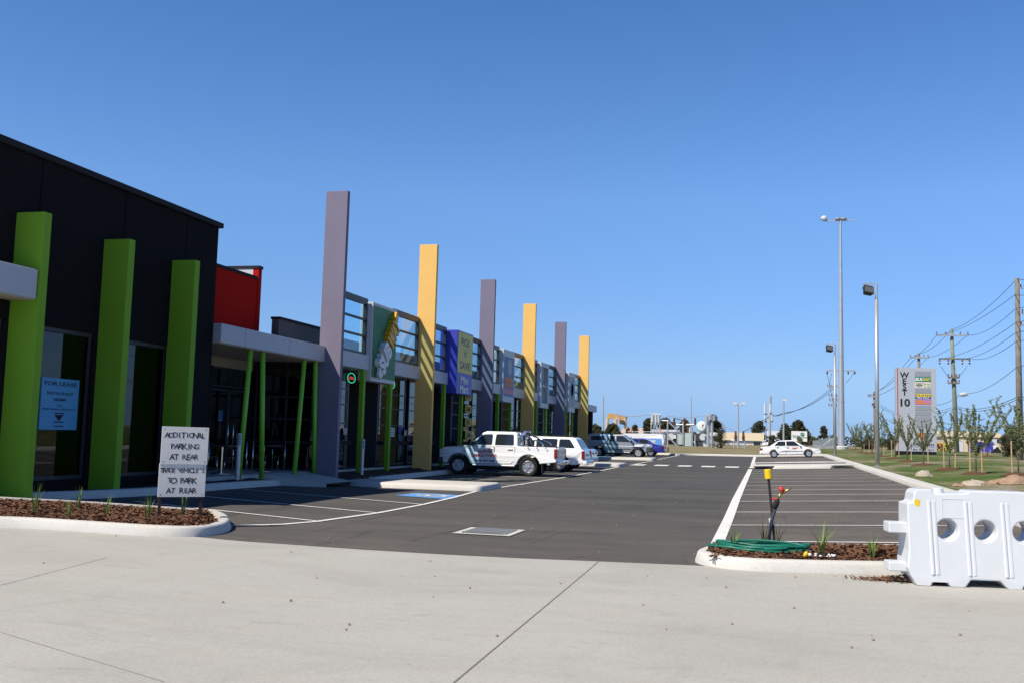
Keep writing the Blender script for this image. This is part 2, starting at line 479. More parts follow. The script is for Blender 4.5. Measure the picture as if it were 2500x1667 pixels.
# concrete apron in front
EDGE = [(-60, 12.6), (-10, 12.85), (-7.81, 12.95), (-6.54, 12.89), (-5.33, 12.8), (-4.2, 12.79), (-3.15, 12.86), (-2.44, 12.97), (-.98, 13.16), (0, 13.2), (4, 13.5), (60, 15)]
def edge(x):
    for (a, b), (c, d) in zip(EDGE, EDGE[1:]):
        if a <= x <= c: return b+(d-b)*(x-a)/(c-a)
cx_ = sorted(set([-60, -40, -25]+frange(-18, 12, .5)+[20, 30, 60]+[p[0] for p in EDGE]))
def cyl(x, y): return y if y < 8 else 8+(edge(x)-8)*(y-8)/5.0
sheet('driveway', cx_, [-40, -15, -5, 0, 4, 8]+frange(8.5, 13, .5), lambda x, y: g(x, y)+.008, M['concrete'], cyl)

def drape(mb, a, b, c, d, dz=.012, st=.5):
    """lay a quad a-b-c-d on the paved ground"""
    a, b, c, d = [V((p[0], p[1])) for p in (a, b, c, d)]
    n = max(1, int((b-a).length/st)); m = max(1, int((d-a).length/st)); o = len(mb.v)
    for j in range(m+1):
        for i in range(n+1):
            p = (a.lerp(b, i/n)).lerp(d.lerp(c, i/n), j/m)
            mb.v.append((p.x, p.y, g(p.x, p.y)+dz))
    for j in range(m):
        for i in range(n):
            k = o+j*(n+1)+i; mb.f.append((k, k+1, k+n+2, k+n+1)); mb.mi.append(mb.k)
def line(mb, p, q, w=.1, dz=.012):
    p, q = V(p[:2]), V(q[:2]); n = (q-p).normalized(); n = V((-n.y, n.x))*w/2
    drape(mb, p-n, q-n, q+n, p+n, dz)

# saw-cut joints in the apron
mb = MB()
j0, j1 = at(1461, 1371), at(1110, 1667)
jd = (j1-j0); line(mb, j0, j0+jd*1.3, .013, .011)
struct(mb.build('driveway_joints', M['joint']))
mb = MB()
line(mb, at(0, 1430), at(260, 1362), .01, .011)
line(mb, at(400, 1667), at(0, 1545), .008, .011)
struct(mb.build('driveway_hairlines', M['hairline']))

# white bay lines: every painted line of one kind of marking is a flat part of the car park
mb = MB()
for y in (16.3, 19.25, 22.35, 25.45, 28.15, 30.7, 33.4, 36.2, 39.0, 41.8, 44.6, 47.4):
    line(mb, (-.72, y), (4.1, y), .085)
line(mb, (-.74, 15.0), (-.8, 50.8), .2)
line(mb, (-.82, 59.2), (-.95, 83), .2)
for y in (62, 65, 68, 71, 74, 77, 80.5): line(mb, (-.85, y), (4.1, y), .1)
LE = [(-8.25, 14.47), (-7.76, 15.25), (-7.54, 16.06), (-7.32, 18.32), (-7.29, 20.91), (-7.4, 23.5), (-7.62, 26.1)]
for p, q in zip(LE, LE[1:]): line(mb, p, q, .1)
line(mb, (-7.54, 28.2), (-7.2, 35.7), .1); line(mb, (-7.2, 35.7), (-7.07, 43.8), .1); line(mb, (-7.07, 43.8), (-7.1, 49.3), .1)
line(mb, (-6.97, 53.0), (-6.95, 63.4), .1); line(mb, (-6.94, 66), (-6.9, 80.8), .1)
for a, b in (((0, 320), (715, 397)), ((0, 240), (1105, 345)), ((245, 195), (1395, 290))):
    p = at(500+a[0]/2.613, 1120+a[1]/2.613); q = at(500+b[0]/2.613, 1120+b[1]/2.613)
    if p.x > -11.4: p = p+(p-q)*((p.x+11.4)/(q.x-p.x))
    line(mb, p, q, .085)
for y in (30.2, 32.7, 35.4, 38.1, 40.5, 43.8, 46.6): line(mb, (-11.2, y), (-7.25, y), .085)
for y in (56, 59, 66.5, 69.5, 73, 76.5): line(mb, (-11.2, y), (-7, y), .09)
for i in range(6):
    x = -7.0+i*1.22
    drape(mb, (x, 52.6), (x+.7, 52.6), (x+.7, 54.6), (x, 54.6))
struct(mb.build('bay_markings', M['line']))

# accessible bay: blue panel with the wheelchair symbol
mb = MB(); drape(mb, (-8.68, 22.75), (-7.42, 22.75), (-7.42, 24.3), (-8.68, 24.3), .011, .3)
struct(mb.build('accessible_bay_panel', M['blueline']))
mb = MB()
def dp(x, y): return (x, y, g(x, y)+.016)
def ribbon(mb, pts, w):
    for p, q in zip(pts, pts[1:]):
        line(mb, p, q, w, .017)
ox, oy = -8.02, 23.5
ribbon(mb, [(ox+.34*math.cos(a)+.02, oy+.42*math.sin(a)) for a in [PI*.15*k-2.6 for k in range(12)]], .09)
ribbon(mb, [(ox-.42, oy+.05), (ox-.05, oy+.05), (ox-.05, oy+.12), (ox-.05, oy-.3)], .1)
ribbon(mb, [(ox-.15, oy+.12), (ox+.22, oy+.12), (ox+.4, oy+.42)], .1)
ribbon(mb, [(ox-.56, oy+.05), (ox-.48, oy+.05)], .14)
struct(mb.build('wheelchair_symbol', M['line']))

# ---- kerbs
def chaikin(pts, closed=False, it=2):
    pts = [V(p[:2]) for p in pts]
    for _ in range(it):
        n = len(pts); out = []
        if not closed: out.append(pts[0])
        for i in range(n if closed else n-1):
            a, b = pts[i], pts[(i+1) % n]
            out += [a.lerp(b, .25), a.lerp(b, .75)]
        if not closed: out.append(pts[-1])
        pts = out
    return pts
def dens(pts, st, closed=False):
    out = []
    n = len(pts)
    for i in range(n if closed else n-1):
        a, b = pts[i], pts[(i+1) % n]; m = max(1, int((b-a).length/st))
        out += [a.lerp(b, k/m) for k in range(m)]
    if not closed: out.append(pts[-1])
    return out
KP = [(0, -.06), (.0, .015), (.03, .115), (.045, .138), (.075, .15), (.17, .152), (.18, -.03)]
def kerb(name, pts, side=1, closed=False, it=2, prof=KP, base=g, scale=1.0):
    """side=+1: the kerb body lies to the left of the direction of travel"""
    P = dens(chaikin(pts, closed, it), .45, closed); n = len(P); mb = MB(); k = len(prof)
    for i, p in enumerate(P):
        t = (P[(i+1) % n]-P[i-1]) if closed else (P[min(i+1, n-1)]-P[max(i-1, 0)])
        t.normalize(); nn = V((-t.y, t.x))*side; zb = base(p.x, p.y)
        for u, z in prof:
            q = p+nn*u*scale; mb.v.append((q.x, q.y, zb+z))
    for i in range(n if closed else n-1):
        i2 = (i+1) % n
        for j in range(k-1):
            mb.f.append((i*k+j, i2*k+j, i2*k+j+1, i*k+j+1)); mb.mi.append(0)
    if not closed:
        mb.f.append(tuple(range(k))); mb.f.append(tuple((n-1)*k+j for j in range(k-1, -1, -1))); mb.mi += [0, 0]
    o = mb.build(name, M['kerb'], fix=True); autosmooth(o, 50); return struct(o)
def bed(name, A, B, zf, mat, m=8, rough=.02, st=.3):
    """planted surface between two edge curves"""
    A = dens([V(p[:2]) for p in A], st); n = len(A)
    Bd = [V(p[:2]) for p in B]; L = [0]
    for p, q in zip(Bd, Bd[1:]): L.append(L[-1]+(q-p).length)
    def bp(t):
        s = t*L[-1]
        for i in range(len(Bd)-1):
            if s <= L[i+1]+1e-9: return Bd[i].lerp(Bd[i+1], (s-L[i])/max(1e-9, L[i+1]-L[i]))
        return Bd[-1]
    mb = MB()
    for i in range(n):
        b = bp(i/(n-1))
        for j in range(m+1):
            p = A[i].lerp(b, j/m); r = random.uniform(-rough, rough) if 0 < j < m else 0
            mb.v.append((p.x, p.y, zf(p.x, p.y, j/m)+r))
    for i in range(n-1):
        for j in range(m):
            a = i*(m+1)+j; mb.f.append((a, a+1, a+m+2, a+m+1)); mb.mi.append(0)
    return struct(mb.build(name, mat, smooth=True, fix=True))

# island on the left with the notice board
LI = [at(-260, 1288), at(0, 1286), at(200, 1298.5), at(370, 1310), at(480, 1312), at(545, 1303), at(569, 1290), at(556, 1272), at(520, 1262), at(489, 1262), at(200, 1242), at(0, 1233), at(-260, 1222)]
kerb('kerb_left_island', LI, 1, True)
LIA = [V((p.x+dx, p.y+dy)) for p, dx, dy in ((LI[0], 0, .2), (LI[1], 0, .2), (LI[2], 0, .2), (LI[3], 0, .2), (LI[4], -.05, .24), (LI[5], -.24, .2))]
LIB = [V((p.x+dx, p.y+dy)) for p, dx, dy in ((LI[12], 0, -.2), (LI[11], 0, -.2), (LI[10], 0, -.2), (LI[9], 0, -.2), (LI[8], -.12, -.2))]
bed('mulch_left_island', LIA, LIB, lambda x, y, t: g(x, y)+.115+.05*math.sin(PI*t), M['mulch'])
# island on the right with the tap and the hose
RI = [(-.95, 14.0), (-.9, 13.35), (-.35, 12.85), (.8, 13.08), (1.8, 13.35), (4.6, 14.0), (4.6, 15.6), (1.5, 15.0), (-.6, 14.9)]
kerb('kerb_right_island', RI, 1, True)
bed('mulch_right_island', [(-.78, 13.5), (-.3, 13.05), (.8, 13.27), (4.5, 14.2)], [(-.75, 14.5), (-.5, 14.75), (1.5, 14.85), (4.5, 15.5)],
    lambda x, y, t: g(x, y)+.125+.06*math.sin(PI*t), M['mulch'])
# kerb along the garden bed of the restaurant building
K1 = [at(x, y) for x, y in ((-300, 1236), (0, 1226), (200, 1218), (389, 1208), (500, 1198.5), (620, 1190), (700, 1183.5), (740, 1180))]
kerb('kerb_garden_bed', K1, 1)
nK = chaikin(K1)
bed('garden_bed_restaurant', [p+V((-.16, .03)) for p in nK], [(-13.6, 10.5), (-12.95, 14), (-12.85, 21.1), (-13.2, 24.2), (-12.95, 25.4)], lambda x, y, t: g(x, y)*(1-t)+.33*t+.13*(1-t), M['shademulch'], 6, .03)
K2 = [(-11.75, 28.6), (-11.65, 31), (-11.6, 40), (-11.6, 49.2)]
kerb('kerb_shop_bed', K2, 1)
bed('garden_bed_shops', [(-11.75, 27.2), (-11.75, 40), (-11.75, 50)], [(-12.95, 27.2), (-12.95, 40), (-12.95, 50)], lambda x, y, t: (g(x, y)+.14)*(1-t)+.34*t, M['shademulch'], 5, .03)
K3 = [(-11.6, 52), (-11.6, 60), (-11.6, 83)]
kerb('kerb_far_bed', K3, 1)
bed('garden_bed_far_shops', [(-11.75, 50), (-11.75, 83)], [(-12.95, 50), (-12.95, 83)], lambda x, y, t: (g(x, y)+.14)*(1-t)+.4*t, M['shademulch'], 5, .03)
# footpath from the recess out to the car park, shop footpath slab
mb = MB()
for a, b, c, d, z1, z2 in (((-11.5, 25.0), (-11.5, 26.9), (-13.0, 26.6), (-13.0, 24.2), .19, .425),):
    n = 6
    for i in range(n+1):
        t = i/n; p = V(a).lerp(V(d), t); q = V(b).lerp(V(c), t); z = z1+(z2-z1)*t
        mb.v += [(p.x, p.y, z), (q.x, q.y, z)]
    for i in range(n): mb.f.append((2*i, 2*i+2, 2*i+3, 2*i+1)); mb.mi.append(0)
    for s in (0, 1):
        o = len(mb.v)
        for i in range(n+1):
            q = mb.v[2*i+s]; mb.v += [q, (q[0], q[1], -.1)]
        for i in range(n): mb.f.append((o+2*i, o+2*i+2, o+2*i+3, o+2*i+1)); mb.mi.append(0)
mb.box(-17.2, 21.1, .25, -13.0, 27, .42); mb.box(-14.6, 27.2, .25, -12.97, 75.5, .40)
struct(mb.build('footpath', M['path']))

def island(name, pts, h=.15, it=2):
    P = dens(chaikin(pts, True, it), .5, True); n = len(P); c = sum(P, V((0, 0)))/n; mb = MB()
    rings = [(0, -.06), (0, .02), (.03, h-.03), (.05, h-.01), (.09, h)]
    for ins, z in rings:
        for i, p in enumerate(P):
            t = (P[(i+1) % n]-P[i-1]).normalized(); q = p+V((-t.y, t.x))*ins
            mb.v.append((q.x, q.y, g(p.x, p.y)+z))
    for r in range(len(rings)-1):
        for i in range(n):
            k = (i+1) % n; mb.f.append((r*n+i, r*n+k, (r+1)*n+k, (r+1)*n+i)); mb.mi.append(0)
    # top as a strip grid so that it follows the slope
    top = [(len(rings)-1)*n+i for i in range(n)]
    mb.v.append((c.x, c.y, g(c.x, c.y)+h)); ci = len(mb.v)-1
    for i in range(n): mb.f.append((top[i], top[(i+1) % n], ci)); mb.mi.append(0)
    o = mb.build(name, M['kerb'], fix=True); autosmooth(o, 50); return struct(o)
def rnd_end(x0, x1, y0, y1, r=.5):
    return [(x0, y0), (x1-r, y0), (x1-.05, y0+.05), (x1, y0+r), (x1, y1-r), (x1-.05, y1-.05), (x1-r, y1), (x0, y1)]
island('traffic_island', rnd_end(-11.8, -7.5, 26.2, 28.5, .45))
island('traffic_island_crossing', rnd_end(-11.6, -7.05, 49.5, 52.3, .45))
island('traffic_island_far', rnd_end(-11.6, -6.95, 63.4, 65.6, .45))
# island across the right-hand bays: two kerbs with a strip of asphalt-coloured infill
kerb('kerb_bay_island', [(-.86, 58.9), (-.86, 50.9), (4.25, 50.9), (4.25, 58.9)], 1, True, 1)
mb = MB(); drape(mb, (-.7, 51.05), (4.1, 51.05), (4.1, 58.8), (-.7, 58.8), .142); struct(mb.build('bay_island_infill', M['kerb']))
mb = MB(); drape(mb, (-.6, 54.6), (4.0, 54.6), (4.0, 55.9), (-.6, 55.9), .165); struct(mb.build('bay_island_strip', M['asphalt']))
# kerbs of the lawn and of the far verge
WK = [(0, -.06), (.0, .015), (.03, .115), (.045, .138), (.075, .15), (.42, .155), (.45, -.03)]
kerb('kerb_lawn', [(4.2, 83.2), (4.18, 60), (4.18, 40), (4.25, 15.3)], 1, False, 1, WK)
kerb('kerb_far_verge', [(-6.95, 80.8), (-6.4, 82.8), (-4, 83.1), (4.3, 83.2)], 1, False, 2)
kerb('kerb_far_return', [(-11.6, 83), (-8.4, 82.8), (-7.4, 82.2), (-6.95, 81.0)], 1, False, 1)
# lawn
lx = frange(4.55, 14, .6)+[16, 19, 23, 28, 36, 48, 60]
sheet('lawn', lx, frange(13.8, 90, 1.2)+frange(93, 140, 4), lambda x, y: lawn(x, y)+.02*math.sin(x*1.3)*math.sin(y*.7), M['lawn'])

# bark chips: uncountable
def chips(name, n, fn, mat, smin=.012, smax=.035):
    mb = MB()
    for _ in range(n):
        x, y, z = fn(); s = random.uniform(smin, smax); a = random.uniform(0, PI)
        R = Matrix.Rotation(a, 3, 'Z') @ Matrix.Rotation(random.uniform(-.6, .6), 3, 'X') @ Matrix.Rotation(random.uniform(-.5, .5), 3, 'Y')
        l = s*random.uniform(1, 2.6); q = [R @ V(p)+V((x, y, z+.012)) for p in ((-l, -s*.5, 0), (l, -s*.4, .004), (l*.9, s*.5, 0), (-l, s*.4, .003))]
        mb.add(q, [(0, 1, 2, 3)])
    o = mb.build(name, mat); tag(o, kind='stuff'); return o
def lchip():
    t = random.random(); u = random.random()
    def pl(P, t):
        t = t*(len(P)-1); i = min(int(t), len(P)-2); return P[i].lerp(P[i+1], t-i)
    t = .12+.88*t; a = pl(LIA, t**.8); b = pl(LIB, t**.8)
    p = a.lerp(b, .02+.96*u); return p.x, p.y, g(p.x, p.y)+.12+.05*math.sin(PI*u)
def rchip():
    x = random.uniform(-.7, 3.5); u = random.random(); y0 = 13.2+.18*x; y1 = 14.75+.1*x; y = y0+(y1-y0)*u
    return x, y, g(x, y)+.13+.06*math.sin(PI*u)
chips('bark_chips_left', 5200, lchip, M['chip'])
tag(bpy.data.objects['bark_chips_left'], 'loose brown bark chips spread over the kerbed island under the notice board', 'bark chips')
chips('bark_chips_right', 3600, rchip, M['chip'])
tag(bpy.data.objects['bark_chips_right'], 'loose brown bark chips around the green hose and the water barrier', 'bark chips')
def spill():
    x = 1.55+random.gauss(0, .28); y = 12.75+random.gauss(0, .07)-.05*abs(x-1.6); return x, y, g(x, y)+.015+max(0, .07-.2*abs(x-1.65))*random.random()
chips('bark_spill', 500, spill, M['chip'], .008, .025)
tag(bpy.data.objects['bark_spill'], 'bark litter spilled on the concrete beside the barrier foot', 'bark litter')
# little stones and leaf litter on the paving
mb = MB()
for _ in range(170):
    x = random.uniform(-9, 5); y = random.uniform(4.5, 30); s = random.uniform(.004, .014)*(1+y*.02)
    if y > 13 and not (-7 < x < 4): continue
    mb.lathe([(0, 0), (s, s*.3), (s*.7, s*.9), (0, s)], (x, y, g(x, y)+.01), n=5)
tag(mb.build('gravel_litter', M['clay']), 'scattered grit and tiny stones lying on the paving', 'grit', kind='stuff')
# ================================================================== BUILDINGS
XN, XZ = V((0, 1, 0)), V((0, 0, 1))          # lettering directions on faces that look along +X
# ---- charcoal restaurant block on the left
b1 = thing('restaurant_building', 'charcoal clad restaurant block with lime green columns and teal glass at the left edge', 'building', (-14, 16, .3))
mb = MB()
mb.box(-24, 13.7, 3.37, -12.8, 21.1, 6.38)                       # upper wall
mb.box(-13.1, 19.35, -.1, -12.8, 21.1, 3.37)                     # corner pier
mb.box(-24, 20.9, -.1, -13.1, 21.1, 3.37); mb.box(-24, 13.7, -.1, -13.1, 13.9, 3.37); mb.box(-13.1, 13.7, -.1, -12.815, 13.745, 3.37); mb.box(-24, 13.9, -.1, -23.8, 20.9, 3.37)
for y in (14.42, 16.82): mb.box(-13.05, y, -.1, -12.8, y+.42, 3.37)
mb.box(-13.05, 13.7, -.1, -12.8, 14.42, .1)
mb.box(-13.05, 13.7, -.15, -12.82, 19.35, .56)                   # plinth wall under the glass
mb.build('wall', M['charcoal'], b1, bevel=.015, seg=1)
for y in (15.05, 17.5, 19.75):
    mb = MB(); mb.box(-12.803, y, 3.4, -12.796, y+.018, 6.36); mb.build('panel_joint', M['jointdark'], b1)
mb = MB(); mb.box(-24.05, 13.62, 6.38, -12.72, 21.18, 6.5); mb.build('parapet_cap', M['cap'], b1, bevel=.01, seg=1)
mb = MB(); mb.box(-23.8, 13.9, .3, -13.1, 20.9, .42); mb.build('floor', M['insidefloor'], b1)
for y in (14.51, 16.91, 19.26):
    mb = MB(); mb.box(-12.82, y, .1, -12.22, y+.19, 5.27); mb.build('column', M['lime'], b1, bevel=.012, seg=2)
for y0, y1 in ((13.75, 14.42), (14.84, 16.82), (17.24, 19.35)):
    mb = MB(); mb.box(-12.95, y0, .56, -12.88, y1, .63); mb.box(-12.95, y0, 3.29, -12.86, y1, 3.37)
    mb.box(-12.95, y1-.05, .63, -12.88, y1, 3.29); mb.box(-12.95, y0, .63, -12.88, y0+.05, 3.29)
    w = mb.build('window', M['frame'], b1)
    mb = MB(); mb.box(-12.925, y0+.05, .63, -12.913, y1-.05, 3.29); mb.build('pane', M['glassteal'], w)
ca, cb_ = aty(93.5, 659, 14.49), aty(90.5, 731, 14.49)
mb = MB(); mb.box(-12.79, 13.45, cb_.z, ca.x, 14.49, ca.z); cn = mb.build('canopy', M['fascia'], b1, bevel=.01, seg=1)
mb = MB(); mb.box(-12.78, 13.5, cb_.z-.02, ca.x-.03, 14.47, cb_.z); mb.build('soffit', M['soffit'], cn)

# for-lease poster inside the glass
ps = thing('lease_poster', 'pale blue for lease poster behind the teal glass between the two nearest lime columns', 'poster', (-12.87, 15.7, 1.95))
pa, pb, pc_, pd = [atx(60+x/5.805, 790+y/5.805, -12.87) for x, y in ((250, 752), (778, 800), (735, 1505), (200, 1490))]
yl, yr, zt, zb = (pa.y+pd.y)/2, (pb.y+pc_.y)/2, (pa.z+pb.z)/2, (pc_.z+pd.z)/2
mb = MB(); mb.box(-12.9, yl, zb, -12.87, yr, zt); mb.build('sheet', paint('poster_paper', (.1, .34, .62), .5, .05), ps)
mb = MB(); ym = (yl+yr)/2; W = yr-yl; H = zt-zb
for t, fz, h, w in (('FOR LEASE', .9, .1, .86), ('RESTAURANT', .71, .075, .7), ('280M\u00b2', .59, .075, .36), ('CALL', .475, .045, .17), ('MARK BRIANT 0423 563 311', .4, .045, .9)):
    text(mb, t, (-12.868, ym, zb+fz*H), XN, XZ, h*H*.8, w*W, .02)
mb.prism([(-12.868, ym-.12*W, zb+.29*H), (-12.868, ym+.12*W, zb+.29*H), (-12.868, ym, zb+.17*H)], (.003, 0, 0))
for fz in (.31, .14, .06): mb.box(-12.868, ym-.13*W, zb+fz*H, -12.866, ym+.13*W, zb+fz*H+.02)
mb.build('lettering', M['ink'], ps)

# ---- the long row of shops
b2 = thing('shop_row', 'long row of shops with tall purple and yellow pillars, grey fascia and upper glass screens', 'building', (-14, 50, .42))
mb = MB()
mb.box(-25, 27.02, 3.95, -13.0, 75.2, 4.08)                      # roof slab
mb.box(-25.2, 27.02, -.1, -25, 75.2, 4.4)
mb.box(-25, 75.2, -.1, -12.9, 75.4, 4.1)
mb.build('roof', M['cap'], b2)
mb = MB(); mb.box(-15.6, 29.6, 4.08, -15.2, 75, 5.02); mb.build('rooftop_wall', paint('slate_blue_cladding', (.1, .13, .17), .6, .08), b2)
mb = MB(); mb.box(-25, 27.0, .25, -13.1, 75.2, .41); mb.build('floor', M['insidefloor'], b2)
mb = MB(); mb.box(-18.2, 27.1, .41, -18, 75.2, 3.95); mb.build('interior_wall', M['inside'], b2)
# red box above the recess
mb = MB(); mb.box(-14.15, 21.12, 3.95, -14, 25.24, 5.8); mb.build('red_wall', M['red'], b2, bevel=.01, seg=1)
mb = MB(); mb.box(-14.18, 21.12, 5.8, -13.97, 25.2, 5.88); mb.build('red_wall_cap', M['cap'], b2)
mb = MB(); mb.box(-20, 25.245, 3.95, -14.16, 25.42, 6.12); mb.build('side_parapet', M['lightgrey'], b2)
mb = MB(); mb.box(-14.16, 25.245, 3.95, -13.985, 25.435, 6.12); mb.build('red_corner', M['red'], b2)
mb = MB(); mb.box(-20.02, 25.22, 6.12, -13.96, 25.46, 6.2); mb.build('side_parapet_cap', M['cap'], b2)
mb = MB(); mb.box(-13.6, 25.44, 3.95, -13.38, 29.5, 4.7); mb.build('parapet', paint('slate_cladding', (.075, .078, .09), .6, .08), b2)
mb = MB(); mb.box(-13.64, 25.44, 4.7, -13.34, 29.5, 4.77); mb.build('parapet_cap', M['cap'], b2)
# recess canopy with joints, soffit and raking tubes
mb = MB()
for y0, y1 in ((21.12, 22.235), (22.25, 24.63), (24.645, 26.88)): mb.box(-17, y0, 3.62, -12.6, y1, 4.08)
cn = mb.build('canopy', M['fascia'], b2, bevel=.008, seg=1)
mb = MB(); mb.box(-16.9, 21.12, 3.6, -12.66, 26.85, 3.62); mb.build('soffit', M['soffit'], cn)
for (yt, yb) in ((22.79, 22.59), (23.43, 23.77), (25.85, 25.63), (26.57, 26.88)):
    mb = MB(); mb.tube((-12.78, yb, .3), (-12.74, yt, 3.61), .065, n=14); mb.build('raking_tube', M['limetube'], b2, smooth=True)
# walls of the recess
mb = MB()
mb.box(-17.2, 21.12, .4, -17.0, 27.1, 3.62); mb.box(-15.2, 22.3, 3.33, -15.0, 27.05, 3.6)
mb.build('recess_wall', M['soffit'], b2)
mb = MB(); mb.box(-17.0, 24.5, .4, -14.9, 24.62, 3.33); mb.build('recess_pier', M['charcoal'], b2)
mb = MB(); mb.box(-15.05, 26.75, .42, -14.95, 27.0, 3.33); mb.build('recess_pier', M['charcoal'], b2)
def glazed(y0, y1, z0, z1, X, rows, cols, name='shopfront', par=None, gm='glassshop', th=.05):
    """a glazed screen facing +X"""
    mb = MB(); f = .05
    mb.box(X-f, y0, z0, X, y0+th, z1); mb.box(X-f, y1-th, z0, X, y1, z1)
    mb.box(X-f, y0+th, z0, X, y1-th, z0+th); mb.box(X-f, y0+th, z1-th, X, y1-th, z1)
    for z in rows: mb.box(X-f, y0+th, z-.025, X-.002, y1-th, z+.025)
    for y in cols: mb.box(X-f, y-.025, z0+th, X-.004, y+.025, z1-th)
    w = mb.build(name, M['frame'], par or b2)
    mb = MB(); mb.box(X-.032, y0+th, z0+th, X-.022, y1-th, z1-th); mb.build('pane', M[gm], w)
    return w
# entrance doors at the back of the recess
for y0, y1 in ((24.75, 25.75), (25.78, 26.72)):
    d = glazed(y0, y1, .45, 2.72, -15.0, (), (), 'door', None, 'glassteal', .06)
    hy = y1-.13 if y0 < 25 else y0+.13
    mb = MB(); mb.path([(-14.97, hy, 1.1), (-14.9, hy, 1.13), (-14.9, hy, 1.75), (-14.97, hy, 1.78)], .018, 8); mb.build('handle', M['chrome'], d, smooth=True)
glazed(24.75, 26.72, 2.76, 3.32, -15.0, (), (25.76,), 'transom_window', None, 'glassteal')
glazed(21.3, 24.45, .45, 3.4, -16.6, (2.6,), (22.3, 23.4), 'recess_window', None, 'glassteal')
# glazed end of the first shop, facing the recess
mb = MB()
for x in (-16.9, -15.9, -14.9, -13.9, -12.95): mb.box(x, 27.06, .42, x+.06, 27.12, 3.6)
for z in (.42, 1.22, 1.9, 2.55, 3.54): mb.box(-16.84, 27.065, z, -12.95, 27.115, z+.06)
w = mb.build('recess_end_window', M['frame'], b2)
mb = MB(); mb.box(-16.84, 27.085, .48, -12.95, 27.095, 3.54); mb.build('pane', M['glassshop'], w)
mb = MB(); mb.box(-17, 27.0, 3.62, -12.85, 27.14, 3.94); mb.build('lintel', M['soffit'], b2)

P0, DP = 26.9, 8.33
for i in range(6):
    y = P0+DP*i
    mb = MB(); mb.box(-12.8, y, .05, -12.1, y+.17, 8.72)
    mb.build('pillar', M['purple'] if i % 2 == 0 else M['yellow'], b2, bevel=.012, seg=2)
for i in range(5):
    a = P0+DP*i; e = a+DP
    # fascia boxes either side of the sign
    for y0, y1 in ((a+.175, a+3.33), (a+5.62, e-.005)):
        mb = MB(); mb.box(-13.15, y0, 3.61, -12.6, y1, 4.08); mb.build('fascia', M['fascia'], b2, bevel=.008, seg=1)
    # upper glass screens
    for y0, y1 in ((a+.2, a+3.3), (a+5.66, e-.03)):
        mb = MB(); f0, f1 = -12.82, -12.7
        mb.box(f0, y0, 5.73, f1, y1, 5.93); mb.box(f0, y0, 4.085, f1, y1, 4.17)
        mb.box(f0, y0, 4.17, f1, y0+.08, 5.73); mb.box(f0, y1-.1, 4.17, f1, y1, 5.73)
        for z in (4.7, 5.24): mb.box(f0+.01, y0+.08, z-.03, f1-.01, y1-.1, z+.03)
        w = mb.build('upper_window', M['frame'], b2)
        mb = MB(); mb.box(-12.77, y0+.08, 4.17, -12.76, y1-.1, 5.73); mb.build('pane', M['glassup'], w)
    # ground floor shopfronts
    for y0, y1, cols in ((a+.25, a+2.85, (a+1.5,)), (a+5.6, e-.12, (a+6.9,))):
        glazed(y0, y1, .45, 3.6, -13.1, (1.25, 1.87, 2.46, 2.97), cols)
        mb = MB(); mb.box(-13.3, y0, 1.18, -12.9, y1, 1.3); mb.build('ledge', M['cap'], b2)
    for q0, q1 in ((a+2.87, a+3.02), (a+5.43, a+5.58)):
        mb = MB(); mb.box(-14.5, q0+.03, .41, -13.1, q1-.03, 3.6); mb.build('entry_side', M['frame'], b2)
    mb = MB(); mb.box(-14.6, a+2.98, 2.95, -14.4, a+5.47, 3.6); mb.build('entry_bulkhead', M['soffit'], b2)
    mb = MB(); mb.box(-14.5, a+2.95, 3.6, -13.0, a+5.5, 3.66); mb.build('entry_soffit', M['soffit'], b2)
    for k in range(2):
        d = glazed(a+3.05+k*1.2, a+4.2+k*1.2, .43, 2.9, -14.45, (), (), 'door', None, 'glassshop', .06)
        hy = a+4.1 if k == 0 else a+4.4
        mb = MB(); mb.tube((-14.42, hy, 1.1), (-14.42, hy, 1.6), .02); mb.build('handle', M['chrome'], d)
    # lime posts under the sign
    for y in (a+2.88, a+5.28):
        mb = MB(); mb.box(-12.72, y, .2, -12.57, y+.18, 3.61 if y < a+4 else 3.27); mb.build('post', M['lime'], b2, bevel=.008, seg=1)
# canopy past the last pillar
mb = MB(); mb.box(-15, 68.75, 3.58, -12.6, 75.3, 4.06); mb.build('end_canopy', M['fascia'], b2, bevel=.01, seg=1)
mb = MB(); mb.tube((-12.75, 73.5, .2), (-12.75, 73.5, 3.58), .07, n=10); mb.build('canopy_post', M['cap'], b2)
mb = MB()
mb.box(-13.5, 66.9, .41, -13.3, 75.2, 3.6); mb.build('end_wall', M['charcoal'], b2)
# downpipe beside the second purple pillar
mb = MB(); mb.tube((-12.5, P0+2*DP+.26, .3), (-12.5, P0+2*DP+.26, 3.2), .045, n=10)
for z in (.9, 1.7, 2.5): mb.box(-12.62, P0+2*DP+.2, z, -12.44, P0+2*DP+.32, z+.04)
mb.build('downpipe', M['galv'], b2)

# ---- signs on the shop row
def sign_box(name, label, i, xf, zlo=3.27, zhi=5.85, y0=3.4, y1=5.58, mat='lightgrey'):
    a = P0+DP*i
    t = thing(name, label, 'sign', (xf, a+(y0+y1)/2, zlo))
    mb = MB(); mb.box(-13.0, a+y0, zlo, xf, a+y1, zhi); mb.build('sign_box', M[mat], t, bevel=.012, seg=1)
    return t, a+y0, a+y1
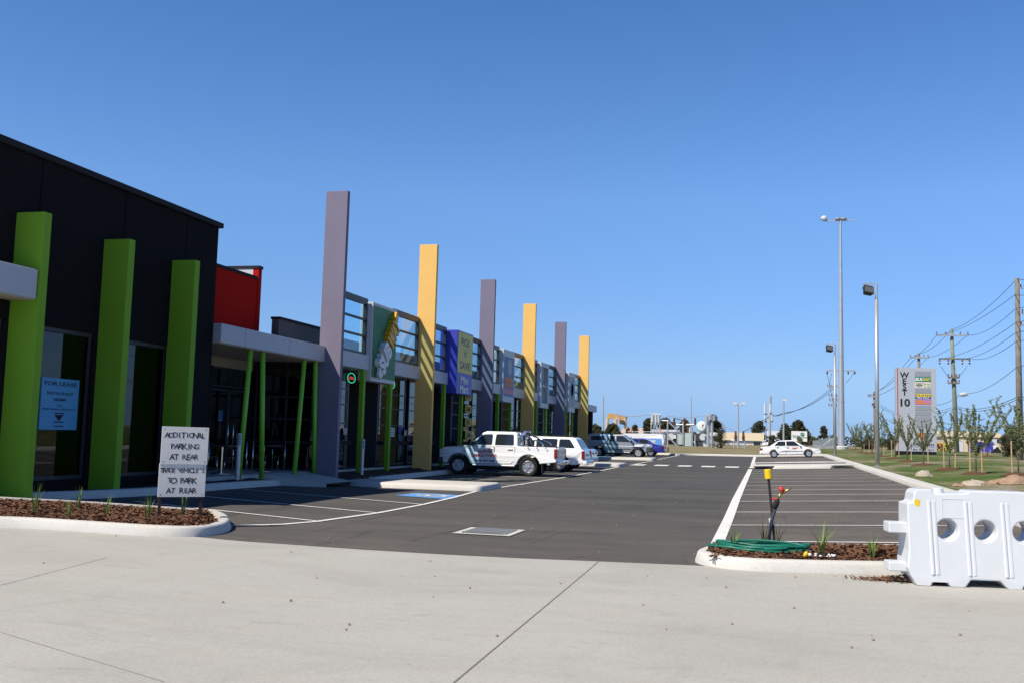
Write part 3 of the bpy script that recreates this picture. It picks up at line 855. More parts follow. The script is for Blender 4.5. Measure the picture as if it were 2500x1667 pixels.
# sandwich shop sign: green leafy panel with raised slanting letters
t, ya, yb = sign_box('shop_sign', 'green leafy shop sign with big raised white and yellow letters climbing diagonally', 0, -12.55)
mb = MB(); mb.box(-12.55, ya+.05, 3.4, -12.535, yb-.05, 5.74); mb.build('panel', M['signgreen'], t)
yc, zc_ = (ya+yb)/2, 4.58
xd = V((0, .62, 1.0)).normalized(); yd = V((0, -.86, .38)).normalized()
dirv = V((0, .63, .776)).normalized(); perp = V((0, -.776, .63)).normalized()
o = V((-12.49, yc+.06, zc_-.02))
for nm, txt, off, wd, mt, hh in (('white_letters', 'SUB', -.58, 1.06, 'lettwhite', .62), ('yellow_letters', 'WAY', .55, 1.1, 'lettergold', .62)):
    mb = MB(); text(mb, txt, o+dirv*off, dirv, perp, hh, wd, .045, .16, .0); mb.build(nm, M[mt], t)
mb = MB(); mb.prism([o+dirv*1.08+perp*-.05, o+dirv*1.08+perp*.3, o+dirv*1.3+perp*.26, o+dirv*1.3+perp*.05], (.1, 0, 0)); mb.build('arrow_tip', M['lettergold'], t)
mb = MB(); mb.prism([o+dirv*-1.1+perp*.05, o+dirv*-1.1+perp*-.3, o+dirv*-1.34+perp*-.26, o+dirv*-1.34+perp*-.05], (.1, 0, 0)); mb.build('arrow_tail', M['lettwhite'], t)
# mini mart sign
t, ya, yb = sign_box('shop_sign', 'yellow and blue mini mart sign in a deep blue box beside the first yellow pillar', 1, -12.25, mat='signblue')
mb = MB(); mb.box(-12.25, ya+.05, 4.15, -12.24, yb-.05, 5.8); mb.build('yellow_panel', M['signyellow'], t)
mb = MB()
for s, z, w in (('PICK', 5.43, 1.2), ("'n'", 4.98, .5), ('SAVE', 4.47, 1.45)): text(mb, s, (-12.238, (ya+yb)/2, z), XN, XZ, .33, w, .012)
mb.build('navy_lettering', M['navy'], t)
mb = MB()
for s, z, w in (('Mini', 3.88, 1.05), ('Mart', 3.5, 1.2)): text(mb, s, (-12.244, (ya+yb)/2, z), XN, XZ, .3, w, .035)
mb.build('white_lettering', M['signwhite'], t)
# blue poster sign (its mascot is left out)
t, ya, yb = sign_box('shop_sign', 'faded blue picture sign with an orange block and a pink strip between grey borders', 2, -12.5)
mb = MB(); mb.box(-12.5, ya+.12, 3.55, -12.49, yb-.12, 5.5); mb.build('picture_panel', M['skyblue'], t)
mb = MB()
for k in range(4): mb.box(-12.488, ya+.35+k*.37, 3.98, -12.482, ya+.62+k*.37, 4.42+.05*math.sin(k*2.1))
mb.box(-12.488, ya+.3, 4.38, -12.484, yb-.3, 4.5)
mb.build('orange_block', M['orange'], t)
mb = MB(); mb.box(-12.488, ya+.14, 3.68, -12.484, yb-.14, 3.93); mb.build('pink_strip', M['pink'], t)
mb = MB(); mb.lathe([(0, 0), (.42, .0), (.42, .004), (0, .006)], (-12.488, (ya+yb)/2+.1, 5.0), (1, 0, 0), 24); mb.build('pale_disc', M['faded'], t)
# empty sign frame
a = P0+DP*3
t = thing('sign_frame', 'empty grey sign frame with a dark opening and a cross bar, still without a sign', 'sign frame', (-12.55, a+4.5, 3.27))
mb = MB()
for y in (a+3.4, a+5.3): mb.box(-13, y, 3.55, -12.5, y+.28, 5.6)
mb.box(-13, a+3.4, 5.6, -12.5, a+5.58, 5.85); mb.box(-13, a+3.4, 3.27, -12.5, a+5.58, 3.55)
mb.build('frame', M['lightgrey'], t)
mb = MB(); mb.box(-12.7, a+3.68, 4.5, -12.6, a+5.3, 4.6); mb.box(-12.7, a+4.42, 3.55, -12.6, a+4.52, 4.5); mb.box(-12.7, a+4.42, 4.6, -12.6, a+4.52, 5.6); mb.build('cross_bar', M['lightgrey'], t)
mb = MB(); mb.box(-12.98, a+3.68, 3.55, -12.93, a+5.3, 5.6); mb.build('back_panel', M['black'], t)
# pale farthest sign
t, ya, yb = sign_box('shop_sign', 'pale grey green sign with faint rings, farthest along the shop row', 4, -12.5)
mb = MB(); mb.box(-12.5, ya+.1, 3.6, -12.49, yb-.1, 5.6); mb.build('panel', M['faded'], t)
mb = MB()
for r in (.55, .35):
    mb.lathe([(r, 0), (r+.06, 0), (r+.06, .006), (r, .006)], (-12.49, (ya+yb)/2, 4.75), (1, 0, 0), 28)
mb.build('rings', M['skyblue'], t)

# neon rings in the first shop window
green = emit('neon_green', (.05, .75, .45), .75); redn = emit('neon_red', (.75, .08, .06), .7)
for (px, py), lab in (((858, 922), 'round green neon ring with red open lettering in the left window of the first shop'), ((956, 937), 'green neon ring with red open lettering in the window right of the leafy sign')):
    p = atx(px, py, -13.06); t = thing('neon_sign', lab, 'neon sign', tuple(p), 'neon open signs')
    mb = MB(); R = .155
    mb.path([(p.x, p.y+R*2.0*math.cos(2*PI*k/28), p.z+R*math.sin(2*PI*k/28)) for k in range(28)], .012, 8, closed=True); mb.build('ring', green, t, smooth=True)
    mb = MB(); text(mb, 'OPEN', (p.x, p.y, p.z), XN, XZ, .1, .42, .02); mb.build('lettering', redn, t)
# yellow stickers in the mini mart window
for s, py in (('PHOTOS', 967.5), ('STAMPS', 998), ('DVD', 1029.5), ('ATM', 1061)):
    p = atx(1143, py, -13.07); t = thing('window_sticker', 'yellow %s sticker on dark glass in the mini mart window' % s, 'sticker', tuple(p), 'yellow stickers in the mini mart window')
    mb = MB(); w, h = .5, .19
    pts = [(p.x, p.y+w*math.copysign(abs(math.cos(q))**.45, math.cos(q)), p.z+h*math.copysign(abs(math.sin(q))**.45, math.sin(q))) for q in [2*PI*k/24 for k in range(24)]]
    mb.prism(pts, (.008, 0, 0)); mb.build('backing', M['signyellow'], t)
    mb = MB(); mb.box(p.x+.009, p.y-.4, p.z-.12, p.x+.012, p.y+.4, p.z+.12) if False else None
    text(mb, s, (p.x+.011, p.y, p.z), XN, XZ, .2, .72 if len(s) > 3 else .55, .025); mb.build('lettering', M['ink'], t)
# paper notices in the windows
for k, (px, py, w, h, lab) in enumerate(((538, 1014, .22, .3, 'small blue paper notice taped to the recess entrance door'), (843, 1052, .24, .2, 'white paper notice in the first shop window next to the purple pillar'), (957, 1054, .5, .32, 'white paper notice with lines of print, right of the entrance posts of the first shop'), (990, 1056, .22, .2, 'small white paper notice near the foot of the first yellow pillar'))):
    X = -14.98 if k == 0 else -13.06
    p = atx(px, py, X); t = thing('paper_notice', lab, 'notice', tuple(p))
    mb = MB(); mb.box(X, p.y-w/2, p.z-h/2, X+.004, p.y+w/2, p.z+h/2); mb.build('paper', M['skyblue'] if k == 0 else M['signwhite'], t)
    mb = MB()
    for j in range(3): mb.box(X+.005, p.y-w*.36, p.z+h*(.28-.27*j)-.012, X+.007, p.y+w*.36, p.z+h*(.28-.27*j)+.012)
    mb.build('print', M['ink'], t)

# bollard lights in the garden beds
for (px, py), lab in (((579, 1160), 'grey louvred bollard light in the garden bed beside the first raking tube'), ((883, 1150), 'grey louvred bollard light in the garden bed in front of the first shop')):
    p = atx(px, py, -12.35); zg = p.z; t = thing('bollard_light', lab, 'bollard light', (p.x, p.y, zg), 'bollard lights in the garden bed')
    mb = MB(); mb.tube((p.x, p.y, zg-.1), (p.x, p.y, zg+.72), .055, n=14); mb.build('post', M['galv'], t, smooth=False)
    mb = MB()
    for k in range(5): mb.lathe([(.03, 0), (.075, .0), (.06, .035), (.03, .035)], (p.x, p.y, zg+.72+k*.052), n=16)
    mb.lathe([(.07, 0), (.07, .02), (.03, .045), (0, .05)], (p.x, p.y, zg+.98), n=16); mb.build('louvre_head', M['galv'], t)

# cafe furniture in the recess
def cafe_table(loc, label):
    t = thing('cafe_table', label, 'table', loc, 'cafe tables in the recess', world=False)
    mb = MB(); mb.box(-.4, -.4, .71, .4, .4, .745); mb.build('tabletop', M['grime'], t, bevel=.01)
    mb = MB(); mb.tube((0, 0, .03), (0, 0, .71), .035); mb.build('stem', M['chrome'], t)
    mb = MB(); mb.lathe([(.26, 0), (.26, .02), (.05, .05), (0, .05)], n=18); mb.build('foot', M['chrome'], t); return t
def cafe_chair(loc, rz, label):
    t = thing('cafe_chair', label, 'chair', loc, 'chairs in the recess', (0, 0, rz), world=False)
    mb = MB(); mb.box(-.2, -.2, .44, .2, .2, .47); mb.build('seat', M['black'], t, bevel=.01)
    mb = MB(); mb.box(-.21, -.2, .62, -.18, .2, .84); mb.build('backrest', M['black'], t, bevel=.01)
    for sx in (-1, 1):
        for sy in (-1, 1):
            mb = MB(); mb.path([(sx*.23, sy*.2, 0), (sx*.2, sy*.2, .44)]+([(-.21, sy*.2, .86)] if sx < 0 else []), .013, 8); mb.build('leg', M['chrome'], t, smooth=True)
    return t
for (x, y), nm in (((-13.7, 23.3), 'nearest the building corner'), ((-13.8, 25.7), 'nearest the purple pillar')):
    cafe_table((x, y, .42), 'dark square cafe table on a chrome stem in the shaded recess, '+nm)
    cafe_chair((x, y-.75, .42), PI/2, 'black chrome legged chair on the near side of the table '+nm.replace('the building corner', 'the corner'))
    cafe_chair((x, y+.72, .42), -PI/2, 'black chrome legged chair on the far side of the table '+nm.replace('the building corner', 'the corner'))
# ================================================================== VEHICLES (local +X = nose)
def arch(cx, cz, r, zb):
    a0 = math.asin(cl((zb-cz)/r, -1, 1)); out = []
    for k in range(13):
        a = PI-a0-(PI-2*a0)*k/12
        out.append((cx+r*math.cos(a), cz+r*math.sin(a)))
    return out
def body_mesh(outline, w, nose=.12, nx=1.6, tail=.05, tx=-1.9, tumble=.04, zt=.75):
    """side outline extruded across the car, narrowed towards nose, tail and shoulder"""
    x1 = max(p[0] for p in outline); x0 = min(p[0] for p in outline); zmax = max(p[1] for p in outline)
    mb = MB(); n = len(outline)
    def yy(x, z, s):
        k = w*(1-nose*max(0, (x-nx)/(x1-nx))**2-tail*max(0, (tx-x)/(tx-x0+1e-6))**2)
        if z > zt: k -= tumble*(z-zt)/(zmax-zt)
        if z < .5: k -= .04*(.5-z)/.3
        return k*s
    lays = [-1, -.93, -.5, 0, .5, .93, 1]
    for s in lays:
        for x, z in outline: mb.v.append((x, yy(x, z, s), z))
    for l in range(len(lays)-1):
        for i in range(n):
            j = (i+1) % n; mb.f.append((l*n+i, l*n+j, (l+1)*n+j, (l+1)*n+i)); mb.mi.append(0)
    mb.f.append(tuple(range(n))); mb.mi.append(0)
    L = (len(lays)-1)*n; mb.f.append(tuple(L+i for i in range(n-1, -1, -1))); mb.mi.append(0)
    return mb, yy
def cabin_mesh(poly, wb, wt):
    zb = min(p[1] for p in poly); zt = max(p[1] for p in poly); mb = MB(); n = len(poly)
    def yy(z): return wb+(wt-wb)*(z-zb)/(zt-zb)
    for s in (-1, 1):
        for x, z in poly: mb.v.append((x, s*yy(z), z))
    mb.f.append(tuple(range(n))); mb.f.append(tuple(range(2*n-1, n-1, -1))); mb.mi += [0, 0]
    for i in range(n):
        j = (i+1) % n; mb.f.append((i, j, n+j, n+i)); mb.mi.append(0)
    return mb, yy
def side_panel(mb, poly, yf, s, off, th=.012):
    """thin plate lying on the side of the car"""
    a = [V((x, s*(yf(z)+off), z)) for x, z in poly]
    mb.prism(a, (0, -s*th, 0))
def round_poly(poly, r=.05, k=3):
    out = []; n = len(poly)
    for i in range(n):
        a, b, c = V(poly[i-1]), V(poly[i]), V(poly[(i+1) % n])
        u = (a-b); v = (c-b); lu, lv = u.length, v.length
        rr = min(r, lu*.45, lv*.45); p = b+u/lu*rr; q = b+v/lv*rr
        for j in range(k+1):
            t = j/k; out.append(tuple((1-t)**2*p+2*t*(1-t)*b+t*t*q))
    return out
def wheel(par, x, y, r, w, rimk, spokes=6, name='wheel', rim='alloy'):
    s = 1 if y > 0 else -1
    mb = MB(); a = (0, s, 0)
    prof = [(r*.62, -w), (r*.9, -w), (r*.985, -w*.82), (r, -w*.5), (r, -w*.1), (r*.985, w*.0), (r*.9, w*.1), (r*.7, w*.08), (r*.64, w*.02), (r*.62, -w*.3)]
    mb.lathe(prof, (x, y, r), a, 28); o = mb.build('wheel', M['blackrub'], par, fix=True); autosmooth(o, 40)
    mb = MB(); mb.lathe([(r*.55, -w*.5), (r*.6, -w*.55), (r*.645, 0), (r*.6, .012), (r*.565, -.03)], (x, y, r), a, 28)
    mb.k = 1; mb.lathe([(r*.57, -.07), (0, -.07)], (x, y, r), a, 20); mb.k = 0
    for k in range(spokes):
        an = 2*PI*k/spokes; ca, sa = math.cos(an), math.sin(an); wd = .3 if rim == 'alloy' else .5
        pts = []
        for (u, v, h) in ((.06, -wd*.5, -.01), (.06, wd*.5, -.01), (.6, wd*.34, .0), (.6, -wd*.34, .0)):
            pts.append(V((x+(ca*u-sa*v*.55)*r, y+s*h, r+(sa*u+ca*v*.55)*r)))
        mb.prism(pts, (0, -s*.03, 0))
    mb.lathe([(r*.17, -.02), (r*.16, .014), (0, .02)], (x, y, r), a, 16)
    mb.build('rim', [M[rim], M['black']], o, fix=True)
    return o
def stripes(mb, yf, s, x0, x1, z0, z1, off=.004):
    side_panel(mb, [(x0, z0), (x1, z0), (x1, z1), (x0, z1)], yf, s, off, .01)
def place(o, x, y, yaw, wb, tr, sc_=1.0):
    """stand the vehicle on the sloping ground"""
    c, s = math.cos(yaw), math.sin(yaw); f = V((c, s, 0)); l = V((-s, c, 0)); p = V((x, y, 0))
    def gg(q): return g(q.x, q.y)
    zf = gg(p+f*wb/2); zr = gg(p-f*wb/2); zl = gg(p+l*tr); zr2 = gg(p-l*tr)
    F = (f*wb+V((0, 0, zf-zr))).normalized(); Lv = (l*2*tr+V((0, 0, zl-zr2))).normalized(); U = F.cross(Lv).normalized(); Lv = U.cross(F)
    Mx = Matrix((F, Lv, U)).transposed().to_4x4(); Mx.translation = V((x, y, (zf+zr)/2+.004))
    o.matrix_world = Mx @ Matrix.Scale(sc_, 4)
def car_common(t, paintm, outline, w, yb, cabin, cy, wins, doors, handles, ww, gl='carglass'):
    pass

def build_car(name, label, spec):
    t = thing(name, label, spec['cat'], world=False, group=None)
    pm = M[spec['paint']]
    mb, yb = body_mesh(spec['outline'], spec['w'], **spec.get('shape', {}))
    bo = mb.build('body', pm, t, bevel=spec.get('bev', .045), seg=3, ang=28, fix=True, smooth=False)
    for p in bo.data.polygons: p.use_smooth = False
    W = spec['w']
    def ys(z, x=0): return yb(x, z, 1)
    cyf = None
    if 'cabin' in spec:
        mb, cyf = cabin_mesh(spec['cabin'], spec['cw'][0], spec['cw'][1])
        mb.build('cabin', pm, t, bevel=.06, seg=3, ang=25, fix=True)
        for poly in spec.get('side_windows', ()):
            for s in (-1, 1):
                mb = MB(); side_panel(mb, round_poly(poly, .06), cyf, s, .006, .02); mb.build('window', M['carglass'], t, fix=True)
        for (x0, z0, x1, z1) in spec.get('end_windows', ()):
            y0, y1 = cyf(z0)-.1, cyf(z1)-.08
            dx, dz = x1-x0, z1-z0; n = V((dz, 0, -dx)).normalized()
            if n.z < 0: n = -n
            q = [V((x0, -y0, z0)), V((x0, y0, z0)), V((x1, y1, z1)), V((x1, -y1, z1))]
            mb = MB(); mb.prism([p-n*.01 for p in q], n*.022); mb.build('window', M['carglass'], t, fix=True)
    # doors: plate with a dark shut line round it
    for poly in spec.get('doors', ()):
        for s in (-1, 1):
            mb = MB(); cxm = sum(p[0] for p in poly)/len(poly); czm = sum(p[1] for p in poly)/len(poly)
            out = [(cxm+(p[0]-cxm)*1.0+math.copysign(.014, p[0]-cxm), czm+(p[1]-czm)+math.copysign(.014, p[1]-czm)) for p in poly]
            mb.k = 1
            a = [V((x, s*(yb(x, z, 1)+.0015), z)) for x, z in round_poly(out, .06)]; mb.prism(a, (0, -s*.008, 0))
            mb.k = 0
            a = [V((x, s*(yb(x, z, 1)+.004), z)) for x, z in round_poly(poly, .05)]; mb.prism(a, (0, -s*.008, 0))
            d = mb.build('door', [pm, M['black']], t, fix=True)
            hx, hz = spec['handle'](poly)
            mb = MB(); yh = s*(yb(hx, hz, 1)+.004); mb.box(hx-.1, yh-.003, hz-.025, hx+.1, yh+s*.03, hz+.025); mb.build('handle', M[spec.get('handlemat', 'grime')], d, bevel=.01)
            if spec.get('door_art') and s == spec['near'] and poly is spec['doors'][0]: spec['door_art'](d, yb, s)
    for (x, r, wd) in spec['axles']:
        for s in (-1, 1): wheel(t, x, s*(W-.02-.0), r, wd, 0, spec.get('spokes', 6), rim=spec.get('rim', 'alloy'))
    mb = MB(); mb.box(spec['axles'][0][0], -W*.8, .22, spec['axles'][1][0], W*.8, .45); mb.build('underbody', M['black'], t)
    for nm, mt, boxes, bv in spec.get('bits', ()):
        for b in boxes:
            for s in ((1, -1) if len(b) == 7 else (1,)):
                mb = MB(); mb.box(b[0], s*b[1], b[2], b[3], s*b[4], b[5]); mb.build(nm, M[mt], t, bevel=bv)
    return t, yb, cyf
def mirrors(t, x, z, y, mt='black'):
    for s in (-1, 1):
        mb = MB(); mb.box(x-.06, s*(y+.06), z-.03, x+.06, s*(y+.22), z+.13); mb.box(x-.02, s*(y-.06), z-.02, x+.03, s*(y+.08), z+.03); mb.build('mirror', M[mt], t, bevel=.025)

# ---- white double cab ute
near = -1 if False else 1
ute_out = ([(-2.5, .62), (-2.48, .56)]+[(-1.92, .5)]+arch(-1.41, .37, .47, .48)+[(-.9, .42), (.86, .42)]+arch(1.41, .37, .47, .46)+
           [(1.92, .44), (2.12, .46), (2.2, .55), (2.22, .72), (2.18, .88), (2.12, 1.0), (1.95, 1.06), (1.0, 1.14), (-.96, 1.16), (-.98, 1.15), (-2.49, 1.13), (-2.52, .9)])
def alpha_art(d, yb, s):
    xd = V((-1, 0, 0)) if s > 0 else V((1, 0, 0))
    for txt, z, h, w, c, xo in (('ALPHA', .93, .095, .62, 'redplastic', .34), ('DEMOLITIONS', .77, .1, 1.02, 'redplastic', .36), ('0418 554 200', .57, .07, .8, 'ink', .34)):
        y = s*(max(yb(.3, z-h, 1), yb(.3, z+h, 1))+.012); mb = MB(); text(mb, txt, (xo, y, z), xd, XZ, h*1.15, w, .03); mb.build('lettering', M[c], d)
ute_spec = dict(cat='pickup truck', paint='carwhite', outline=ute_out, w=.9, near=1,
    cabin=[(-.97, 1.12), (-.93, 1.64), (-.85, 1.7), (.3, 1.71), (.46, 1.66), (1.02, 1.12)], cw=(.86, .7),
    side_windows=[[(-.82, 1.18), (-.05, 1.18), (-.08, 1.6), (-.78, 1.6)], [(.06, 1.18), (.86, 1.18), (.8, 1.27), (.44, 1.58), (.06, 1.6)]],
    end_windows=[(.99, 1.16, .5, 1.62), (-.965, 1.2, -.935, 1.6)],
    doors=[[(-.02, .47), (.93, .47), (.93, 1.12), (-.02, 1.12)], [(-.86, .6), (-.7, .47), (-.06, .47), (-.06, 1.12), (-.86, 1.12)]],
    handle=lambda p: ((.12, 1.02) if p[0][0] > -.5 else (-.68, 1.02)), handlemat='galv', door_art=alpha_art,
    axles=[(-1.41, .37, .25), (1.41, .37, .25)], spokes=6,
    bits=[('rear_bumper', 'chrome', [(-2.72, -.78, .46, -2.5, .78, .62)], .03), ('tailgate', 'carwhite', [(-2.545, -.62, .68, -2.5, .62, 1.14)], .02),
          ('tail_light', 'tail', [(-2.54, .7, .72, -2.42, .905, 1.07, 0)], .015), ('headlight', 'lens', [(1.98, .55, .78, 2.2, .86, .98, 0)], .03),
          ('front_bumper', 'grime', [(2.02, -.84, .44, 2.27, .84, .68)], .05), ('grille', 'grime', [(2.15, -.5, .74, 2.225, .5, .96)], .02),
          ('tray_cover', 'black', [(-2.44, -.78, 1.13, -1.02, .78, 1.15)], .004), ('side_step', 'galv', [(-.88, .8, .36, .84, .93, .42, 0)], .02),
          ('mudflap', 'blackrub', [(-1.97, .66, .16, -1.93, .9, .56, 0)], 0), ('indicator', 'amber', [(1.12, .885, .9, 1.22, .9, .94, 0)], 0), ('number_plate', 'signwhite', [(-2.735, -.2, .52, -2.72, .2, .6)], 0)])
u, yb, cyf = build_car('double_cab_ute', 'white double cab ute with red lettering on its door, parked nose to the shops', ute_spec)
mirrors(u, .84, 1.16, .84)
mb = MB()
for s in (-1, 1):
    mb.path([(-1.1, s*.72, 1.14), (-1.06, s*.7, 1.62), (-1.1, s*.62, 1.7), (-1.1, 0, 1.72)], .038, 10)
    mb.path([(-1.1, s*.7, 1.6), (-1.9, s*.74, 1.3), (-1.98, s*.74, 1.15)], .034, 10)
mb.build('sports_bar', M['chrome'], u, smooth=True)
mb = MB()
for x in (-1.4, -1.75, -2.1):
    for s in (-1, 1): mb.box(x-.015, s*.895, 1.06, x+.015, s*.91, 1.13)
mb.build('cover_hook', M['grime'], u)
place(u, -9.85, 36.7, PI, 2.82, .78, .955)

# ---- white station wagon
wag_out = ([(-2.3, .36), (-1.95, .3)]+arch(-1.4, .32, .38, .3)+[(-.98, .25), (.98, .25)]+arch(1.4, .32, .38, .3)+[(1.95, .27), (2.3, .3), (2.4, .5), (2.36, .66), (2.1, .78), (1.05, .93), (-2.2, .98), (-2.34, .93), (-2.4, .55)])
wag_spec = dict(cat='station wagon', paint='carwhite', outline=wag_out, w=.9, near=1,
    cabin=[(-2.28, .94), (-1.98, 1.4), (-1.8, 1.45), (.1, 1.47), (.3, 1.42), (1.12, .9)], cw=(.85, .6),
    side_windows=[[(-1.98, 1.0), (-1.28, 1.0), (-1.28, 1.36), (-1.72, 1.36)], [(-1.2, 1.0), (-.3, 1.0), (-.3, 1.37), (-1.2, 1.37)], [(-.22, 1.0), (.78, 1.0), (.26, 1.36), (-.22, 1.37)]],
    end_windows=[(1.08, .94, .36, 1.39), (-2.25, 1.0, -2.02, 1.36)],
    doors=[[(-.22, .32), (.85, .32), (.95, .92), (-.22, .95)], [(-1.2, .6), (-1.0, .32), (-.28, .32), (-.28, .95), (-1.22, .96)]], handle=lambda p: ((-.1, .84) if p[0][0] > -.5 else (-1.05, .84)),
    axles=[(-1.4, .32, .22), (1.4, .32, .22)], spokes=5,
    bits=[('tail_light', 'tail', [(-2.4, .7, .56, -2.27, .905, .88, 0)], .02), ('rear_bumper', 'carwhite', [(-2.5, -.86, .3, -2.3, .86, .5)], .05), ('number_plate', 'signwhite', [(-2.415, -.2, .66, -2.4, .2, .76)], 0),
          ('roof_rail', 'black', [(-1.7, .52, 1.46, .05, .56, 1.5, 0)], .01), ('headlight', 'lens', [(2.1, .5, .56, 2.36, .82, .7, 0)], .03)])
wgn, _, _ = build_car('station_wagon', 'white station wagon parked behind the lettered ute, tail towards the lane', wag_spec)
place(wgn, -9.75, 42.0, PI, 2.8, .78, 1.0)

# ---- sedans
def sedan_out(L0=-2.4, L1=2.3, a=1.335, hood=.84, boot=.93):
    return ([(L0+.03, .42), (L0+.25, .33)]+arch(-a, .31, .36, .3)+[(-a+.45, .23), (a-.45, .23)]+arch(a, .31, .36, .3)+
            [(L1-.35, .25), (L1-.08, .28), (L1, .42), (L1-.02, .56), (L1-.25, .68), (L1-.8, .79), (1.0, .88), (-1.55, .96), (-1.7, boot), (L0+.15, boot-.03), (L0+.03, .86), (L0, .6)])
def sedan(name, label, pm, cat='sedan car', near=-1, art=None, **kw):
    spec = dict(cat=cat, paint=pm, outline=sedan_out(**kw), w=.86, near=near, door_art=art,
        cabin=[(-1.72, .9), (-1.02, 1.33), (-.85, 1.385), (.1, 1.4), (.28, 1.36), (1.1, .86)], cw=(.81, .56),
        side_windows=[[(-1.3, .97), (-.42, .95), (-.42, 1.31), (-.95, 1.31)], [(-.35, .95), (.72, .93), (.3, 1.28), (.15, 1.32), (-.35, 1.32)]],
        end_windows=[(1.06, .9, .34, 1.33), (-1.66, .95, -1.06, 1.31)],
        doors=[[(-.38, .3), (.78, .3), (.86, .88), (-.38, .92)], [(-1.2, .62), (-.95, .3), (-.42, .3), (-.42, .92), (-1.2, .93)]], handle=lambda p: ((-.24, .8) if p[0][0] > -.5 else (-1.02, .82)), handlemat='grime',
        axles=[(-1.335, .31, .2), (1.335, .31, .2)], spokes=5,
        bits=[('tail_light', 'tail', [(-2.42, .5, .64, -2.2, .84, .8, 0)], .03), ('rear_bumper', pm, [(-2.46, -.82, .32, -2.25, .82, .55)], .06), ('headlight', 'lens', [(1.95, .46, .56, 2.25, .8, .68, 0)], .04),
              ('number_plate', 'signwhite', [(-2.44, -.22, .66, -2.41, .22, .76)], 0), ('side_moulding', 'grime', [(-1.0, .845, .5, 1.0, .868, .53, 0)], .004)])
    t, yb, cy = build_car(name, label, spec); mirrors(t, .7, .93, .76, pm); return t
sg = sedan('sedan_car', 'blue grey sedan of which only the boot shows beyond the white wagon', 'cargrey')
place(sg, -10.2, 46.2, PI, 2.67, .75, 1.0)
def red_art(d, yb, s):
    xd = V((1, 0, 0)) if s < 0 else V((-1, 0, 0)); y = s*(yb(.2, .8, 1)+.008); mb = MB()
    text(mb, 'Camelot', (.3, y, .8), xd, XZ, .09, .5, .02, 0, .2)
    mb.prism([(.05, y, .73), (.5, y, .75), (.3, y, .68)], (0, s*.002, 0)); mb.build('lettering', M['redplastic'], d)
camry = sedan('sedan_car', 'white sedan with small red lettering on its front door, alone in the far bay', 'carwhite', near=-1, art=red_art)
place(camry, 1.75, 78.2, 0, 2.67, .75, .93)
mb = MB()

# ---- silver ute with a canopy over its tray
sil_out = ([(-2.45, .6), (-2.4, .52), (-1.98, .5)]+arch(-1.48, .36, .46, .48)+[(-.95, .42), (.95, .42)]+arch(1.48, .36, .46, .46)+
           [(1.98, .42), (2.25, .44), (2.36, .55), (2.38, .75), (2.28, .95), (1.95, 1.03), (1.1, 1.12), (-.8, 1.14), (-2.45, 1.12), (-2.5, .9)])
sil_spec = dict(cat='pickup truck', paint='carsilver', outline=sil_out, w=.9, near=-1,
    cabin=[(-.78, 1.1), (-.76, 1.6), (-.68, 1.68), (.2, 1.7), (.38, 1.66), (1.2, 1.08)], cw=(.86, .68),
    side_windows=[[(-.66, 1.16), (-.3, 1.16), (-.28, 1.6), (-.6, 1.6)], [(-.16, 1.16), (.98, 1.14), (.4, 1.56), (.25, 1.6), (-.16, 1.6)]],
    end_windows=[(1.16, 1.12, .44, 1.62)], doors=[[(-.22, .47), (1.0, .47), (1.0, 1.09), (-.22, 1.1)], [(-.7, .47), (-.27, .47), (-.27, 1.1), (-.7, 1.1)]], handle=lambda p: ((-.08, 1.0) if p[0][0] > -.5 else (-.58, 1.0)),
    axles=[(-1.48, .36, .25), (1.48, .36, .25)], spokes=8, rim='galv',
    bits=[('front_bumper', 'grime', [(2.05, -.86, .44, 2.44, .86, .8)], .06), ('headlight', 'lens', [(2.05, .5, .8, 2.34, .84, .96, 0)], .04), ('wheel_flare', 'grime', [(1.02, .88, .76, 1.94, .925, .82, 0), (-1.94, .88, .76, -1.02, .925, .82, 0)], .02),
          ('tail_light', 'tail', [(-2.5, .7, .7, -2.44, .9, 1.05, 0)], .01), ('side_step', 'galv', [(-.9, .8, .34, .9, .94, .42, 0)], .02), ('rear_bumper', 'chrome', [(-2.62, -.8, .45, -2.45, .8, .6)], .02), ('side_strip', 'grime', [(-.9, .898, .58, 1.0, .91, .66, 0)], .003)])
su, yb, cyf = build_car('canopy_ute', 'silver extra cab ute with a canopy over its tray, nose pointing out to the lane', sil_spec)
mb, cf = cabin_mesh([(-2.42, 1.1), (-2.3, 1.66), (-2.2, 1.72), (-.9, 1.72), (-.82, 1.66), (-.82, 1.1)], .86, .68)
cp = mb.build('canopy', M['carsilver'], su, bevel=.06, seg=3, ang=25, fix=True)
for s in (-1, 1):
    mb = MB(); side_panel(mb, round_poly([(-2.1, 1.24), (-1.05, 1.24), (-1.05, 1.56), (-2.05, 1.56)], .09), cf, s, .006, .02); mb.build('window', M['carglass'], cp, fix=True)
mirrors(su, 1.0, 1.14, .86)
place(su, -10.05, 70.2, 0, 2.96, .78, .94)

